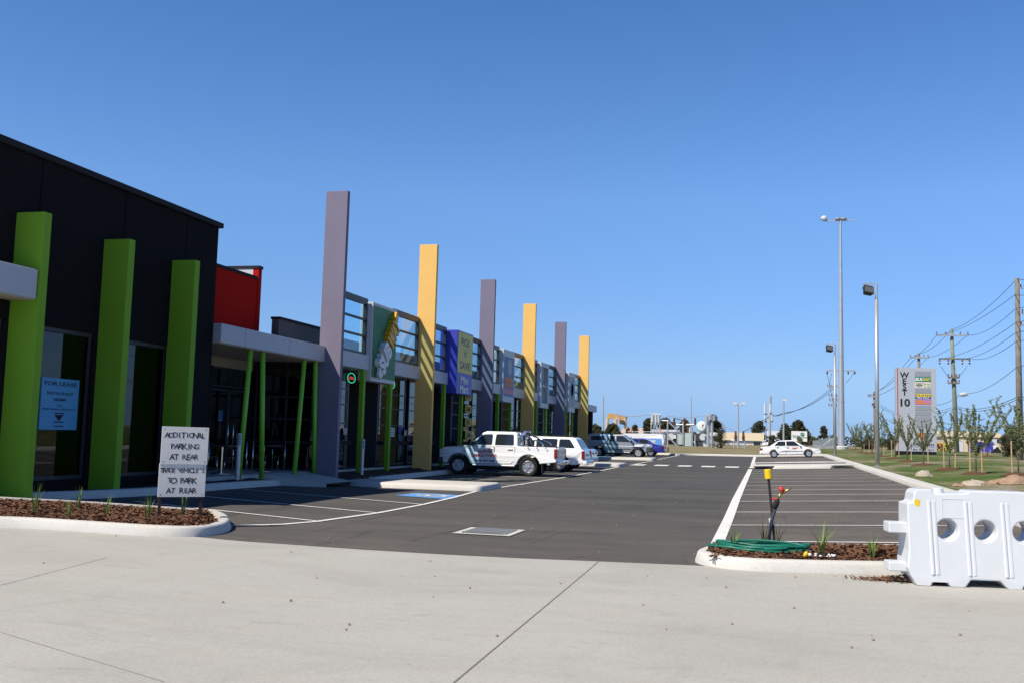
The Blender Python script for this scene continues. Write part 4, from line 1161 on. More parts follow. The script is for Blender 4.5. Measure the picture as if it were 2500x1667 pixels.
# ---- blue sedan behind it and the white service van
bl = sedan('sedan_car', 'deep blue sedan with red tail lamps, half hidden behind the silver canopy ute', 'carblue')
place(bl, -9.75, 76.2, PI, 2.67, .75, .95)
van_out = ([(-2.4, .4), (-2.3, .34)]+arch(-1.35, .33, .4, .32)+[(-.9, .27), (.95, .27)]+arch(1.4, .33, .4, .32)+[(1.9, .3), (2.3, .34), (2.36, .55), (2.3, .95), (2.2, 1.12), (1.5, 1.85), (1.3, 1.95), (-2.1, 1.97), (-2.3, 1.9), (-2.42, 1.2)])
van_spec = dict(cat='van', paint='carwhite', outline=van_out, w=.88, near=1, shape=dict(tumble=.12, zt=.9), bev=.07,
    doors=[[(.5, .36), (1.0, .36), (1.9, .75), (1.9, 1.0), (.5, 1.0)]], handle=lambda p: (.62, .92), axles=[(-1.35, .33, .2), (1.4, .33, .2)], spokes=6, rim='galv',
    bits=[('tail_light', 'tail', [(-2.44, .72, .8, -2.36, .87, 1.15, 0)], .01), ('rear_bumper', 'grime', [(-2.5, -.84, .34, -2.36, .84, .52)], .03), ('rear_step', 'black', [(-2.75, -.5, .36, -2.5, .5, .42), (-2.75, -.5, .42, -2.7, -.45, .75), (-2.75, .45, .42, -2.7, .5, .75)], 0)])
vn, yb, _ = build_car('service_van', 'white service van with blue rear panels, roof rack and orange beacons, behind the blue sedan', van_spec)
for s in (-1, 1):
    mb = MB(); pl = [(-2.25, .95), (-.15, .95), (-.15, 1.55), (-2.15, 1.55)]
    mb.prism([V((x, s*(yb(x, z, 1)+.006), z)) for x, z in pl], (0, -s*.01, 0)); mb.build('blue_panel', M['blueline'], vn)
    mb = MB(); text(mb, 'SKF', (-1.15, s*(yb(-1, 1.25, 1)+.012), 1.24), V((-s, 0, 0)), XZ, .3, 1.0, .04); mb.build('lettering', M['signwhite'], vn)
    mb = MB(); pl = [(.6, 1.1), (2.0, 1.1), (1.5, 1.6), (.6, 1.62)]
    mb.prism([V((x, s*(yb(x, z, 1)+.006), z)) for x, z in pl], (0, -s*.01, 0)); mb.build('window', M['carglass'], vn)
mb = MB()
for s in (-1, 1): mb.tube((-2.2, s*.6, 2.16), (1.0, s*.6, 2.16), .025)
for x in (-2.1, -1.3, -.5, .3, .9):
    mb.tube((x, -.62, 2.14), (x, .62, 2.14), .022)
    for s in (-1, 1): mb.tube((x, s*.6, 1.93), (x, s*.6, 2.16), .018)
mb.build('roof_rack', M['galv'], vn)
for x in (-2.0, .75):
    mb = MB(); mb.lathe([(.1, 0), (.1, .06), (.09, .07), (.085, .22), (.05, .26), (0, .26)], (x, .25, 2.17), n=14); mb.build('beacon', M['amber'], vn, smooth=True)
place(vn, -10.0, 80.6, PI, 2.75, .76, .86)
# ================================================================== STREET FURNITURE AND FOREGROUND
# ---- hand-painted notice board
pL, pR = at(384.5, 1266, g, .12), at(489, 1266, g, .12)
# the right-hand post stands a little farther away than the left one
vR = ray(489, 1258); pR = CAM+vR*((pL.y+.42)/vR.y); pR.z = g(pR.x, pR.y)+.12
ub = V((pR.x-pL.x, pR.y-pL.y, 0)); Wb = ub.length; ub.normalize()
nb = V((ub.y, -ub.x, 0))
t = thing('notice_board', 'hand painted white plywood notice about additional parking on two dark posts in the left island', 'notice board', tuple(pL))
sx = Wb/ (1-.06)
def bz(px, py):                        # height on the board plane
    v = ray(px, py); s = (pL-CAM).dot(nb)/v.dot(nb); q = CAM+v*s; return (q-pL).dot(ub), q.z
z_top = (bz(397, 1038)[1]+bz(505, 1044)[1])/2; z_mid = (bz(391, 1131)[1]+bz(499, 1134)[1])/2; z_bot = (bz(386, 1210)[1]+bz(494, 1214)[1])/2
for s in (0, 1):
    b = pL+ub*(.02+s*(Wb-.02)); mb = MB()
    q = [b+ub*.022-nb*.02, b-ub*.022-nb*.02, b-ub*.022-nb*.06, b+ub*.022-nb*.06]
    mb.prism([(p.x, p.y, p.z-.15) for p in q], (0, 0, z_mid-b.z+.1+(z_top-z_mid)*.8)); mb.build('post', paint('dark_post', (.05, .03, .025), .8, .2, 9) if s == 0 else bpy.data.materials['dark_post'], t)
for (z0, z1, off, nm, du) in ((z_mid, z_top, .014, 'upper_board', .03), (z_bot, z_mid+.012, 0, 'lower_board', .0)):
    mb = MB(); a = pL-ub*.02+nb*(off-.018)+ub*du*.3; e = Wb+.07
    q = [V((a.x, a.y, z0)), V((a.x, a.y, z0))+ub*e, V((a.x, a.y, z1-.004))+ub*e, V((a.x, a.y, z1))]
    mb.prism(q, nb*.014); o = mb.build(nm, M['board'], t, bevel=.002, seg=1, fix=True)
    rnd = random.Random(3 if off else 5); mb = MB(); cc = V((a.x, a.y, 0))+ub*(e/2)+nb*.0165; H = z1-z0
    if off:
        rows = (('ADDITIONAL', .78, .15, .86), ('PARKING', .48, .15, .6), ('AT REAR', .2, .15, .6))
    else:
        rows = (("TRADE VEHICLE'S", .8, .14, .94), ('TO PARK', .5, .17, .62), ('AT REAR', .2, .16, .64))
    for s, fz, h, w in rows: hand(mb, s, cc+V((0, 0, z0+fz*H)), ub, XZ, h*H, w*e, rnd)
    mb.build('lettering', M['ink'], o)
    mb = MB()
    for fu in (.06, .94):
        for fz in (.07, .93): mb.lathe([(.008, 0), (.006, .003), (0, .004)], a+ub*(fu*e)+V((0, 0, z0+fz*H-a.z))+nb*.014, nb, 8)
    mb.build('nail', M['ink'], o)

# ---- grass tufts
def tuft(name_label, loc, n, h, sp, mat='blade', seed=0, wd=.007):
    r = random.Random(seed); mb = MB()
    for _ in range(n):
        a = r.uniform(0, 2*PI); l = h*r.uniform(.55, 1.05); s = sp*r.uniform(.2, 1.2); d = V((math.cos(a), math.sin(a), 0)); p = V((math.cos(-a), math.sin(a*1.7), 0))*.02
        w = V((-d.y, d.x, 0))*wd*r.uniform(.7, 1.2); k = 6; pts = []
        for i in range(k+1):
            u = i/k; c = p+d*(s*u*u)+V((0, 0, l*(u-.16*u*u*min(1, s/h*1.5)))); ww = w*(1-u**1.8*.95)
            pts += [c-ww, c+ww]
        mb.add(pts, [(2*i, 2*i+1, 2*i+3, 2*i+2) for i in range(k)])
    t = mb.build('grass_tuft', M[mat]); t.location = loc; tag(t, name_label, 'grass tuft', 'grass tufts in the planted islands'); return t
LT = [(85, 1252, 22, .5, .13), (168, 1260, 14, .33, .1), (191, 1244, 16, .42, .07), (260, 1258, 16, .36, .12), (361, 1266, 20, .46, .14), (447, 1260, 9, .42, .12)]
LL = ['wide leafy grass tuft at the left end of the left mulch island', 'small low grass tuft near the front kerb of the left island', 'upright slim grass tuft close behind the small low one', 'spreading grass tuft midway along the left mulch island', 'tall grass tuft just left of the notice board post', 'sparse bending grass tuft between the notice board posts']
for k, ((px, py, n, h, s), lab) in enumerate(zip(LT, LL)):
    p = at(px, py, g, .15); tuft(lab, tuple(p), n, h, s, 'blade', 11+k)
RT = [(1789, 1341, 16, .33, .16, 'blade', 'short grass tuft poking through the left end of the green hose'), (1866, 1336, 9, .5, .26, 'blade2', 'dark broad bladed tuft growing round the tap stake'), (1898, 1338, 9, .42, .22, 'blade2', 'dark grass tuft right of the tap stake, behind the hose'),
      (2006, 1356, 24, .48, .26, 'blade', 'largest grass tuft with white pebbles at its foot in the right island'), (2130, 1360, 14, .34, .1, 'blade', 'upright grass tuft between the hose and the water barrier'), (2203, 1352, 6, .34, .06, 'blade', 'thin grass tuft half hidden by the barrier end')]
for k, (px, py, n, h, s, mt, lab) in enumerate(RT):
    p = at(px, py, g, .16); tuft(lab, tuple(p), n, h, s, mt, 40+k, .009)
pp = at(2006, 1358, g, .16); r = random.Random(2)
for k in range(14):
    a = 2*PI*k/14+r.uniform(-.2, .2); s = r.uniform(.012, .022); mb = MB()
    mb.lathe([(0, -s*.5), (s, -s*.2), (s*.9, s*.5), (0, s*.8)], (pp.x+math.cos(a)*.16, pp.y+math.sin(a)*.12, pp.z+.02), (r.uniform(-.3, .3), r.uniform(-.3, .3), 1), 7)
    tag(mb.build('pebble', M['signwhite'], smooth=True), 'white pebble ringing the largest grass tuft of the right island', 'pebble', 'white pebbles round the tuft')

# ---- tap stake, hose
base = at(1895, 1337, g, .14); tp = aty(1876, 1163, base.y)
t = thing('tap_stake', 'black steel stake with a yellow cap and a hose tap, leaning over the coiled hose', 'tap stake', tuple(base))
mb = MB(); mb.tube(base-V((0, 0, .15)), tp, .021, n=6)
ax = (tp-base).normalized(); mb.build('stake', paint('stake_steel', (.035, .03, .028), .6, .2, 12), t)
mb = MB(); mb.lathe([(.044, -.03), (.05, -.02), (.05, .095), (.046, .105), (0, .107)], tp, ax, 18); mb.build('cap', M['yellowcap'], t, smooth=False, bevel=.004)
pipe = [aty(x, y, base.y-.05) for x, y in ((1878, 1336), (1878, 1305), (1884, 1268), (1886, 1262), (1894, 1237), (1896, 1226))]
mb = MB(); mb.path(pipe, [.023]*6, 10); mb.build('riser_pipe', M['darkhose'], t, smooth=True)
mb = MB(); j = (base+ax*.52*(tp-base).length*.83); mb.lathe([(.04, -.045), (.04, .045)], aty(1884, 1272, base.y-.02), ax, 14); mb.build('tape', M['lightgrey'], t, smooth=True)
a0, a1 = aty(1896, 1226, base.y-.05), aty(1902, 1212, base.y-.05); dd = (a1-a0).normalized()
mb = MB(); mb.lathe([(.026, -.09), (.038, -.06), (.04, 0), (.034, .035), (.02, .05)], a0, dd, 14); mb.build('coupling', M['blackrub'], t, smooth=True)
mb = MB(); mb.tube(a0+dd*.04, a0+dd*.15, .016); mb.tube(a0+dd*.12, a0+dd*.15+V((.13, -.05, .07)), .014); mb.build('tap', M['brass'], t, smooth=True)
mb = MB(); c = a0+dd*.17+V((.0, -.02, .03)); mb.lathe([(0, -.02), (.035, -.02), (.045, 0), (.035, .02), (0, .025)], c, (.6, -.4, .5), 12); mb.build('tap_handle', M['redplastic'], t, smooth=True)
mb = MB(); mb.tube(a0+dd*.05, aty(1884, 1216, base.y-.05), .012); mb.build('lever', M['redplastic'], t); 
hc = at(1856, 1343, g, .15); r = random.Random(9)
t = thing('garden_hose', 'long green garden hose lying in flat coils round the tap stake', 'hose', tuple(hc))
pts = []; N = 13
for k in range(N*26):
    u = k/26; a = 2*PI*u; ph = int(u); rr = .82+.2*math.sin(ph*1.9+.6)*.5
    ex = (.66*rr+.05*math.sin(a*2+ph)); ey = .3*(.8+.25*math.sin(ph*2.7))+.03*math.sin(a*3+ph*2)
    x = hc.x+.0+ex*math.cos(a)+.05*math.sin(ph*3.3); y = hc.y+ey*math.sin(a)+.04*math.cos(ph*2.2)
    pts.append((x, y, g(x, y)+.185+.018*(ph % 5)*abs(math.sin(a*.5+ph))+.012*math.sin(a*2.5+ph)))
mb = MB(); mb.path(pts, .017, 7); mb.build('coil', M['hose'], t, smooth=True)
for (px, py), mt, nm in (((1946, 1332), 'pink', 'hose_fitting'), ((1967, 1352), 'yellowcap', 'hose_fitting')):
    c = at(px, py, g, .2); mb = MB(); mb.lathe([(.012, -.04), (.024, -.03), (.028, 0), (.02, .035), (0, .04)], c, (.4, -.3, .8), 12); mb.build(nm, M[mt], t, smooth=True)

# ---- water filled plastic barrier
A = at(2239, 1430.7); B = at(2484, 1440.2); ux = V((B.x-A.x, B.y-A.y, 0)).normalized(); uy = V((-ux.y, ux.x, 0)); A.z = g(A.x, A.y)+.012
t = thing('water_barrier', 'white plastic water filled road barrier with round holes, at the right edge', 'barrier', tuple(A))
def bp_(px, py):
    v = ray(px, py); s = (A-CAM).dot(uy)/v.dot(uy); q = CAM+v*s; return (q-A).dot(ux), q.z-A.z
Ht = bp_(2300, 1195)[1]; LEN = 2.0
PW = lambda u, z, y: A+ux*u+uy*y+V((0, 0, z))
mb = MB()
def hy(z):                              # half depth by height (wide foot, narrow top)
    return .26 if z < .1 else .26-.08*(z-.1)/(Ht-.1)
e0 = bp_(2220, 1260)[0]; ez = bp_(2220, 1228)[1]; tx0 = bp_(2240, 1190)[0]
out = [(.0, 0), (.16, 0), (.18, .045), (.34, .045), (.37, 0), (.54, 0), (.6, .085), (.92, .085), (1.0, 0), (1.16, 0), (1.18, .045), (1.36, .045), (1.4, 0), (LEN, 0), (LEN+.06, .15), (LEN+.04, Ht-.2), (LEN-.05, Ht-.03), (1.3, Ht-.005), (1.28, Ht), (.62, Ht), (.59, Ht-.03), (.3, Ht-.045), (.22, Ht-.045), (.2, Ht), (tx0+.02, Ht), (tx0-.02, Ht-.04), (e0+.06, ez+.02), (e0-.005, ez), (e0-.0, .4), (-.1, .2), (-.06, .1)]
HC = [(.42, bp_(2316, 1291)[1]), (.42+.0, 0)]
h1 = bp_(2316, 1293); h2 = bp_(2410, 1296); HR = .125
holes = [(h1[0]+(h2[0]-h1[0])*k, h1[1]) for k in range(4)]
# front and back skins by triangulating the outline with circular holes
def skin(out, holes, R, n=28):
    bm = bmesh.new(); edges = []
    def loop(pts):
        vs = [bm.verts.new((p[0], p[1], 0)) for p in pts]
        for i in range(len(vs)): edges.append(bm.edges.new((vs[i], vs[(i+1) % len(vs)])))
    loop(out)
    for (cx0, cz0) in holes: loop([(cx0+R*math.cos(2*PI*k/n), cz0+R*math.sin(2*PI*k/n)) for k in range(n)])
    bmesh.ops.triangle_fill(bm, edges=edges, use_beauty=True)
    vs = [tuple(v.co) for v in bm.verts]; bm.verts.index_update(); fs = [tuple(v.index for v in f.verts) for f in bm.faces]; bm.free(); return vs, fs
vs, fs = skin(out, holes, HR)
for s in (-1, 1):
    mb.add([PW(v[0], v[1], s*hy(v[1])+.26) for v in vs], fs)
n = len(out); o = len(mb.v)
ins = .0
for (u, z) in out: mb.v.append(tuple(PW(u, z, .26-hy(z))))
for (u, z) in out: mb.v.append(tuple(PW(u, z, .26+hy(z))))
for i in range(n):
    j = (i+1) % n; mb.f.append((o+i, o+j, o+n+j, o+n+i)); mb.mi.append(0)
for (cx0, cz0) in holes:
    o = len(mb.v); N = 28
    for yy in (0, 1, 2):
        for k in range(N):
            a = 2*PI*k/N; R = HR if yy != 1 else HR*.8; u = cx0+R*math.cos(a); z = cz0+R*math.sin(a)
            mb.v.append(tuple(PW(u, z, .26-hy(z) if yy == 0 else .26 if yy == 1 else .26+hy(z))))
    for q in range(2):
        for k in range(N):
            k2 = (k+1) % N; mb.f.append((o+q*N+k, o+q*N+k2, o+(q+1)*N+k2, o+(q+1)*N+k)); mb.mi.append(0)
bo = mb.build('shell', M['plastic'], t, fix=False)
bm = bmesh.new(); bm.from_mesh(bo.data); bmesh.ops.remove_doubles(bm, verts=bm.verts, dist=.0008); bmesh.ops.recalc_face_normals(bm, faces=bm.faces); bm.to_mesh(bo.data); bm.free()
bv = bo.modifiers.new('bevel', 'BEVEL'); bv.width = .018; bv.segments = 3; bv.limit_method = 'ANGLE'; bv.angle_limit = math.radians(35)
# vertical ribs with shallow grooves beside them, recessed panel frame, lugs, filler cap, sticker
for k in range(4):
    u = bp_(2267+90*k, 1300)[0]; mb = MB()
    for (du0, du1, pr) in ((0, .045, .016), (.055, .1, .008)):
        a = [PW(u+du0+(.03*(1-z/Ht)), z, .26-hy(z)+.002) for z in (.13, Ht-.13)]
        w = du1-du0
        mb.add([a[0], a[0]+ux*w, a[1]+ux*w, a[1], a[0]-uy*pr+ux*.01, a[0]-uy*pr+ux*(w-.01), a[1]-uy*pr*.9+ux*(w-.01), a[1]-uy*pr*.9+ux*.01], [(4, 5, 6, 7), (0, 1, 5, 4), (1, 2, 6, 5), (2, 3, 7, 6), (3, 0, 4, 7)])
    mb.build('rib', M['plastic'], t, fix=True, bevel=.006)
mb = MB(); zt0, zt1 = Ht-.32, Ht-.1
for (u0, u1, z0, z1) in ((.3, .56, zt1-.008, zt1), (.3, .56, zt0, zt0+.008), (.3, .308, zt0+.008, zt1-.008), (.552, .56, zt0+.008, zt1-.008)):
    a = [PW(u0, z0, .26-hy(z0)-.004), PW(u1, z0, .26-hy(z0)-.004), PW(u1, z1, .26-hy(z1)-.004), PW(u0, z1, .26-hy(z1)-.004)]
    mb.prism(a, uy*.01)
mb.build('panel_frame', M['plastic'], t)
for (zc, zc1) in ((bp_(2200, 1302)[1], bp_(2200, 1276)[1]), (bp_(2200, 1397)[1], bp_(2200, 1374)[1])):
    mb = MB(); q = [PW(e0-.2, zc, .12), PW(e0+.03, zc, .12), PW(e0+.03, zc1, .12), PW(e0-.2, zc1, .12)]; mb.prism(q, uy*.26); mb.build('lug', M['plastic'], t, bevel=.012)
mb = MB(); mb.lathe([(.06, -.02), (.06, .05), (.055, .06), (0, .06)], PW(.32, Ht-.045, .26), (0, 0, 1), 20); mb.build('filler_cap', M['plastic'], t, bevel=.005)
su_, sz_ = bp_(2243, 1226); mb = MB(); yo = .26-hy(sz_)-.003
mb.prism([PW(su_-.035, sz_+.02, yo), PW(su_-.02, sz_-.04, yo), PW(su_+.025, sz_-.045, yo), PW(su_+.03, sz_+.03, yo), PW(su_, sz_+.035, yo)], -uy*.002); mb.build('sticker', M['yellowcap'], t)

# ---- drain grate
t = thing('drain_grate', 'square steel drain grate in a concrete surround let into the asphalt', 'drain', (-4.4, 15.95, g(-4.4, 15.95)))
mb = MB(); zz = g(-4.4, 15.9)
for (x0, y0, x1, y1) in ((-4.88, 15.42, -3.93, 15.55), (-4.88, 16.38, -3.93, 16.5), (-4.88, 15.55, -4.77, 16.38), (-4.05, 15.55, -3.93, 16.38)):
    drape(mb, (x0, y0), (x1, y0), (x1, y1), (x0, y1), .014, .3)
mb.build('surround', M['kerb'], t)
mb = MB(); drape(mb, (-4.77, 15.55), (-4.05, 15.55), (-4.05, 16.38), (-4.77, 16.38), .011, .4); mb.build('pit', M['grime'], t)
mb = MB()
for k in range(15): x = -4.75+.049*k; mb.box(x, 15.56, zz+.012, x+.026, 16.37, zz+.03)
for k in range(4): y = 15.56+.262*k; mb.box(-4.76, y, zz+.013, -4.06, y+.02, zz+.031)
mb.build('grating', M['grating'], t)

# ---- rocks and clods
def rock(px, py, s, lab, mt='rock', sq=.6, surf=lawn, seed=1):
    p = at(px, py, surf); mb = MB(); r = random.Random(seed); n = 12
    prof = [(0, -.3), (.7, -.25), (1, .05), (.8, .45), (.4, .75), (0, .85)]
    o = len(mb.v); mb.lathe([(a*s, h*s*sq) for a, h in prof], tuple(p), (0, 0, 1), n)
    mb.v = [(v[0]+r.uniform(-.12, .12)*s, v[1]+r.uniform(-.12, .12)*s, v[2]+r.uniform(-.08, .08)*s) for v in mb.v]
    return tag(mb.build('rock', M[mt]), lab, 'rock')
rock(2256, 1163, .3, 'pale pointed rock lying alone on the lawn near the kerb', 'rock', .9)
for k, (px, py, s, mt, lab) in enumerate(((2375, 1184, .34, 'rock', 'flat pale boulder in the dirt behind the barrier'), (2400, 1183, .22, 'clay', 'reddish clod beside the flat pale boulder'), (2427, 1181, .25, 'clay', 'brown clod in the middle of the dirt heap behind the barrier'), (2452, 1178, .3, 'clay', 'larger brown clod right of the middle of the dirt heap'), (2482, 1181, .5, 'clay', 'big clay mound at the right end of the dirt heap'), (2340, 1186, .2, 'clay', 'small clod at the left end of the dirt heap'))):
    rock(px, py, s, lab, mt, .55, lawn, 20+k)
# ================================================================== TREES
def leaf_clump(mb, c, r, n, size, rd, flat=1.0):
    for _ in range(n):
        d = V((rd.gauss(0, 1), rd.gauss(0, 1), rd.gauss(0, 1)))
        if d.length < 1e-3: continue
        d.normalize(); p = V(c)+V((d.x*r, d.y*r, d.z*r*flat))*rd.random()**.45
        s = size*rd.uniform(.6, 1.3); a = V((rd.gauss(0, 1), rd.gauss(0, 1), rd.gauss(0, .6))).normalized(); b = a.cross(V((rd.gauss(0, 1), rd.gauss(0, 1), rd.gauss(0, 1)))).normalized()
        mb.add([p-a*s, p+b*s*.45, p+a*s, p-b*s*.45], [(0, 1, 2, 3)])
def sapling_meshes(seed, H):
    rd = random.Random(seed); tr = MB(); lf = MB(); th = H*.32
    tr.path([(0, 0, -.05), (rd.uniform(-.02, .02), .01, th*.6), (rd.uniform(-.04, .04), 0, th)], [.028, .024, .021], 7)
    nb_ = rd.randint(8, 11)
    for k in range(nb_):
        a = 2*PI*k/nb_+rd.uniform(-.4, .4); L = H*rd.uniform(.42, .68); z0 = th*rd.uniform(.75, 1.1); out_ = rd.uniform(.2, .8)
        pts = [V((0, 0, z0))]
        for i in range(1, 7):
            u = i/6; pts.append(V((math.cos(a)*out_*L*u**.8, math.sin(a)*out_*L*u**.8, z0+L*(u-.12*out_*u*u)))+V((rd.gauss(0, .025), rd.gauss(0, .025), 0)))
        tr.path(pts, [.014*(1-.13*i) for i in range(7)], 5)
        for i in range(1, 7):
            for q in range(6):
                p = pts[i-1].lerp(pts[i], rd.random()); w = .75 if i < 5 else .5
                leaf_clump(lf, p, .085*w*(H/2.6), 10, .032*(H/2.6), rd)
            if rd.random() < .75 and i > 1:
                p = pts[i]; b = p+V((rd.gauss(0, .16), rd.gauss(0, .16), rd.uniform(.05, .22)))*(H/2.6); tr.path([p, b], [.006, .003], 4)
                for q in range(4): leaf_clump(lf, p.lerp(b, q/3), .055*(H/2.6), 9, .028*(H/2.6), rd)
    return tr, lf
REF = {3: 'thin sapling beside the tall mast', 4: 'small sapling second from the mast', 5: 'leafy sapling left of the nearer floodlight', 6: 'sapling right of the nearer floodlight', 7: 'sapling over the red stripe of the pylon sign', 8: 'forked sapling in front of the pylon sign', 9: 'narrow sapling at the corner of the pylon sign', 10: 'sapling before the green tinged pole', 11: 'tall open sapling behind the barrier', 12: 'far sapling before the blue truck', 13: 'bushy sapling at the right edge'}
TB = [(2089, 1097, 1026, 3, 'farthest thin sapling by the foot of the tall mast, its branches almost bare'), (2104, 1104.5, 1038, 4, 'small staked sapling right of the bare thin one'), (2129, 1107, 1021, 5, 'leafy staked sapling just left of the nearer floodlight pole'), (2151, 1114, 1034, 6, 'staked sapling close on the right of the nearer floodlight pole'),
      (2186, 1119, 1006, 7, 'staked sapling with a red edge of the pylon sign behind its crown'), (2215.5, 1127, 1021, 8, 'forked sapling with one pale stake in front of the pylon sign'), (2255, 1135.5, 1018, 9, 'narrow sapling in front of the lower right corner of the pylon sign'), (2318, 1146, 1000, 10, 'staked sapling in front of the green tinged power pole'),
      (2383, 1157, 986, 11, 'tall open sapling with a mulch ring and one stake behind the barrier'), (2411, 1114, 1034, 12, 'sapling far back on the lawn in front of the blue truck'), (2487, 1160, 975, 13, 'bushy sapling at the right edge with leaning stakes, before the wooden pole')]
for px, py, pt, sd, lab in TB:
    p = at(px, py, lawn); D = (p-CAM).length; H = (py-pt)/FPX*D*1.0
    t = thing('sapling', lab, 'tree', tuple(p), 'staked saplings on the lawn', world=False)
    tr, lf = sapling_meshes(sd, H if sd != 13 else H*.95)
    tr.build('trunk', M['bark'], t, smooth=True); lf.build('crown', M['young'], t)
    rd = random.Random(sd*3)
    mbm = MB(); n = 18; R = .55
    vs = [(0, 0, .1)]+[(R*math.cos(2*PI*k/n)*rd.uniform(.8, 1.15), R*math.sin(2*PI*k/n)*rd.uniform(.8, 1.15), -.03) for k in range(n)]+[(R*.5*math.cos(2*PI*k/n), R*.5*math.sin(2*PI*k/n), .08+rd.uniform(-.02, .02)) for k in range(n)]
    mbm.add(vs, [(0, 1+n+k, 1+n+(k+1) % n) for k in range(n)]+[(1+k, 1+(k+1) % n, 1+n+(k+1) % n, 1+n+k) for k in range(n)])
    mr_ = mbm.build('mulch_ring', M['mulch'], None); mr_.location = p; tag(mr_, 'ring of brown mulch under the '+REF[sd], 'mulch ring', 'mulch rings under the saplings')
    if sd != 3:
        for k in range(1 if sd in (4, 8, 9) else 2):
            a = rd.uniform(-.6, .6)+(PI if k else 0); q = p+V((.2*math.cos(a), .12*math.sin(a), 0)); h = min(1.1, H*.42); ln = rd.uniform(-.04, .04)
            mb = MB(); x, y, z = q
            vs = [(x-.018, y-.018, z-.1), (x+.018, y-.018, z-.1), (x+.018, y+.018, z-.1), (x-.018, y+.018, z-.1), (x-.018+ln, y-.018, z+h), (x+.018+ln, y-.018, z+h), (x+.018+ln, y+.018, z+h), (x-.018+ln, y+.018, z+h)]
            mb.add(vs, [(3, 2, 1, 0), (4, 5, 6, 7), (0, 1, 5, 4), (1, 2, 6, 5), (2, 3, 7, 6), (3, 0, 4, 7)])
            tag(mb.build('tree_stake', M['timber']), 'timber stake just %s the %s' % ('right of' if not k else 'left of', REF[sd]), 'stake', 'timber stakes beside the saplings')
def big_tree(name, label, px, pybase, Y, w, h, seed, mat='gum', n=5600, clumps=22, cat='tree', trunk=.3, group=None, flat=.8, size=.34):
    """w, h in metres; crown of many leaf sprays with gaps"""
    p = aty(px, pybase, Y); rd = random.Random(seed)
    t = thing(name, label, cat, tuple(p), group, world=False); lf = MB(); tr = MB(); z0 = h*trunk
    tr.path([(0, 0, -.5), (rd.uniform(-.1, .1)*w, 0, z0), (0, 0, h*.7)], [h*.035, h*.028, h*.012], 8)
    for k in range(clumps):
        u = rd.random(); a = rd.uniform(0, 2*PI); zz = z0+(h-z0)*(k+.5)/clumps; prof = math.sin(PI*min(1, .18+.82*(zz-z0)/(h-z0)))**.6
        rr = w*.5*prof*rd.uniform(.25, .8); c = V((math.cos(a)*rr, math.sin(a)*rr, zz-h*.04)); rc = w*rd.uniform(.17, .28)
        tr.path([(0, 0, z0*.9), (c.x*.5, c.y*.5, (z0*.9+c.z)/2), tuple(c)], [h*.014, h*.01, h*.004], 5)
        leaf_clump(lf, c, rc, n//clumps, size*w/6, rd, flat)
    tr.build('trunk', M['bark'], t, smooth=True); lf.build('crown', M[mat], t); return t
def pxw(px0, px1, Y):   # metres between two picture columns at distance Y
    return abs(aty(px1, 1060, Y).x-aty(px0, 1060, Y).x)
def tree_at(name, label, x0, x1, ytop, ybase, Y, seed, **kw):
    w = pxw(x0, x1, Y); h = aty((x0+x1)/2, ytop, Y).z-aty((x0+x1)/2, ybase, Y).z
    return big_tree(name, label, (x0+x1)/2, ybase, Y, w, h, seed, **kw)
gG = 'gum trees behind the substation'
tree_at('shrub', 'wide olive green shrub right beside the last yellow pillar', 1420, 1480, 1040, 1098, 104, 1, mat='hedge', trunk=.05, clumps=26, cat='shrub', n=6000)
tree_at('shrub', 'rounded olive green shrub behind the silver canopy ute', 1466, 1520, 1037, 1098, 106, 2, mat='hedge', trunk=.05, clumps=26, cat='shrub', n=6000)
tree_at('gum_tree', 'small round gum tree left of the substation frames', 1538, 1562, 1036, 1088, 190, 3, group=gG, n=3600)
tree_at('gum_tree', 'low gum tree between the shrubs and the small round gum', 1522, 1545, 1044, 1088, 195, 4, group=gG, n=3600)
tree_at('gum_tree', 'big dark gum tree behind the four post frame of the substation', 1563, 1604, 1022, 1088, 180, 5, group=gG)
tree_at('gum_tree', 'broad olive gum tree behind the raking brace of the substation', 1600, 1652, 1024, 1088, 182, 6, group=gG)
tree_at('gum_tree', 'gum tree behind the switch arms above the transformer', 1650, 1692, 1028, 1088, 184, 7, group=gG)
tree_at('gum_tree', 'tall gum tree behind the right hand substation posts', 1713, 1766, 1016, 1088, 170, 8, group=gG)
tree_at('gum_tree', 'dark rounded gum tree left of the insulator pole', 1832, 1872, 1029, 1090, 165, 9, group=gG)
tree_at('gum_tree', 'dense dark gum tree filling the view left of the white billboard', 1898, 1936, 1036, 1088, 168, 10, group=gG)
tree_at('gum_tree', 'widest gum tree rising above the white billboard', 1920, 1976, 1029, 1090, 170, 11, group=gG)
tree_at('conifer_tree', 'dark conifer standing above the steel picket fence', 1998, 2026, 1039, 1092, 175, 12, clumps=20, trunk=.12)
tree_at('shrub', 'twiggy dark shrub in front of the transformer fans', 1736, 1788, 1046, 1096, 108, 13, mat='gum', trunk=.1, clumps=14, cat='shrub', n=3000, size=.16)
tree_at('shrub', 'small flowering shrub between the white sedan roof and the billboard', 1935, 1964, 1066, 1096, 100, 14, mat='young', trunk=.1, clumps=10, cat='shrub', n=1500)
tree_at('shrub', 'low dark shrub behind the tail of the white sedan', 1868, 1900, 1062, 1094, 112, 15, mat='gum', trunk=.1, clumps=10, cat='shrub', n=1500)
tree_at('bushy_tree', 'dense dark bush at the right edge behind the bushy sapling', 2438, 2505, 1040, 1112, 78, 16, mat='gum', trunk=.06, clumps=20, cat='tree', n=9000, size=.17)
tree_at('bushy_tree', 'dark bush beyond the lawn between the mast and the floodlight pole', 2100, 2136, 1062, 1098, 130, 17, mat='gum', trunk=.06, clumps=12, n=2000)
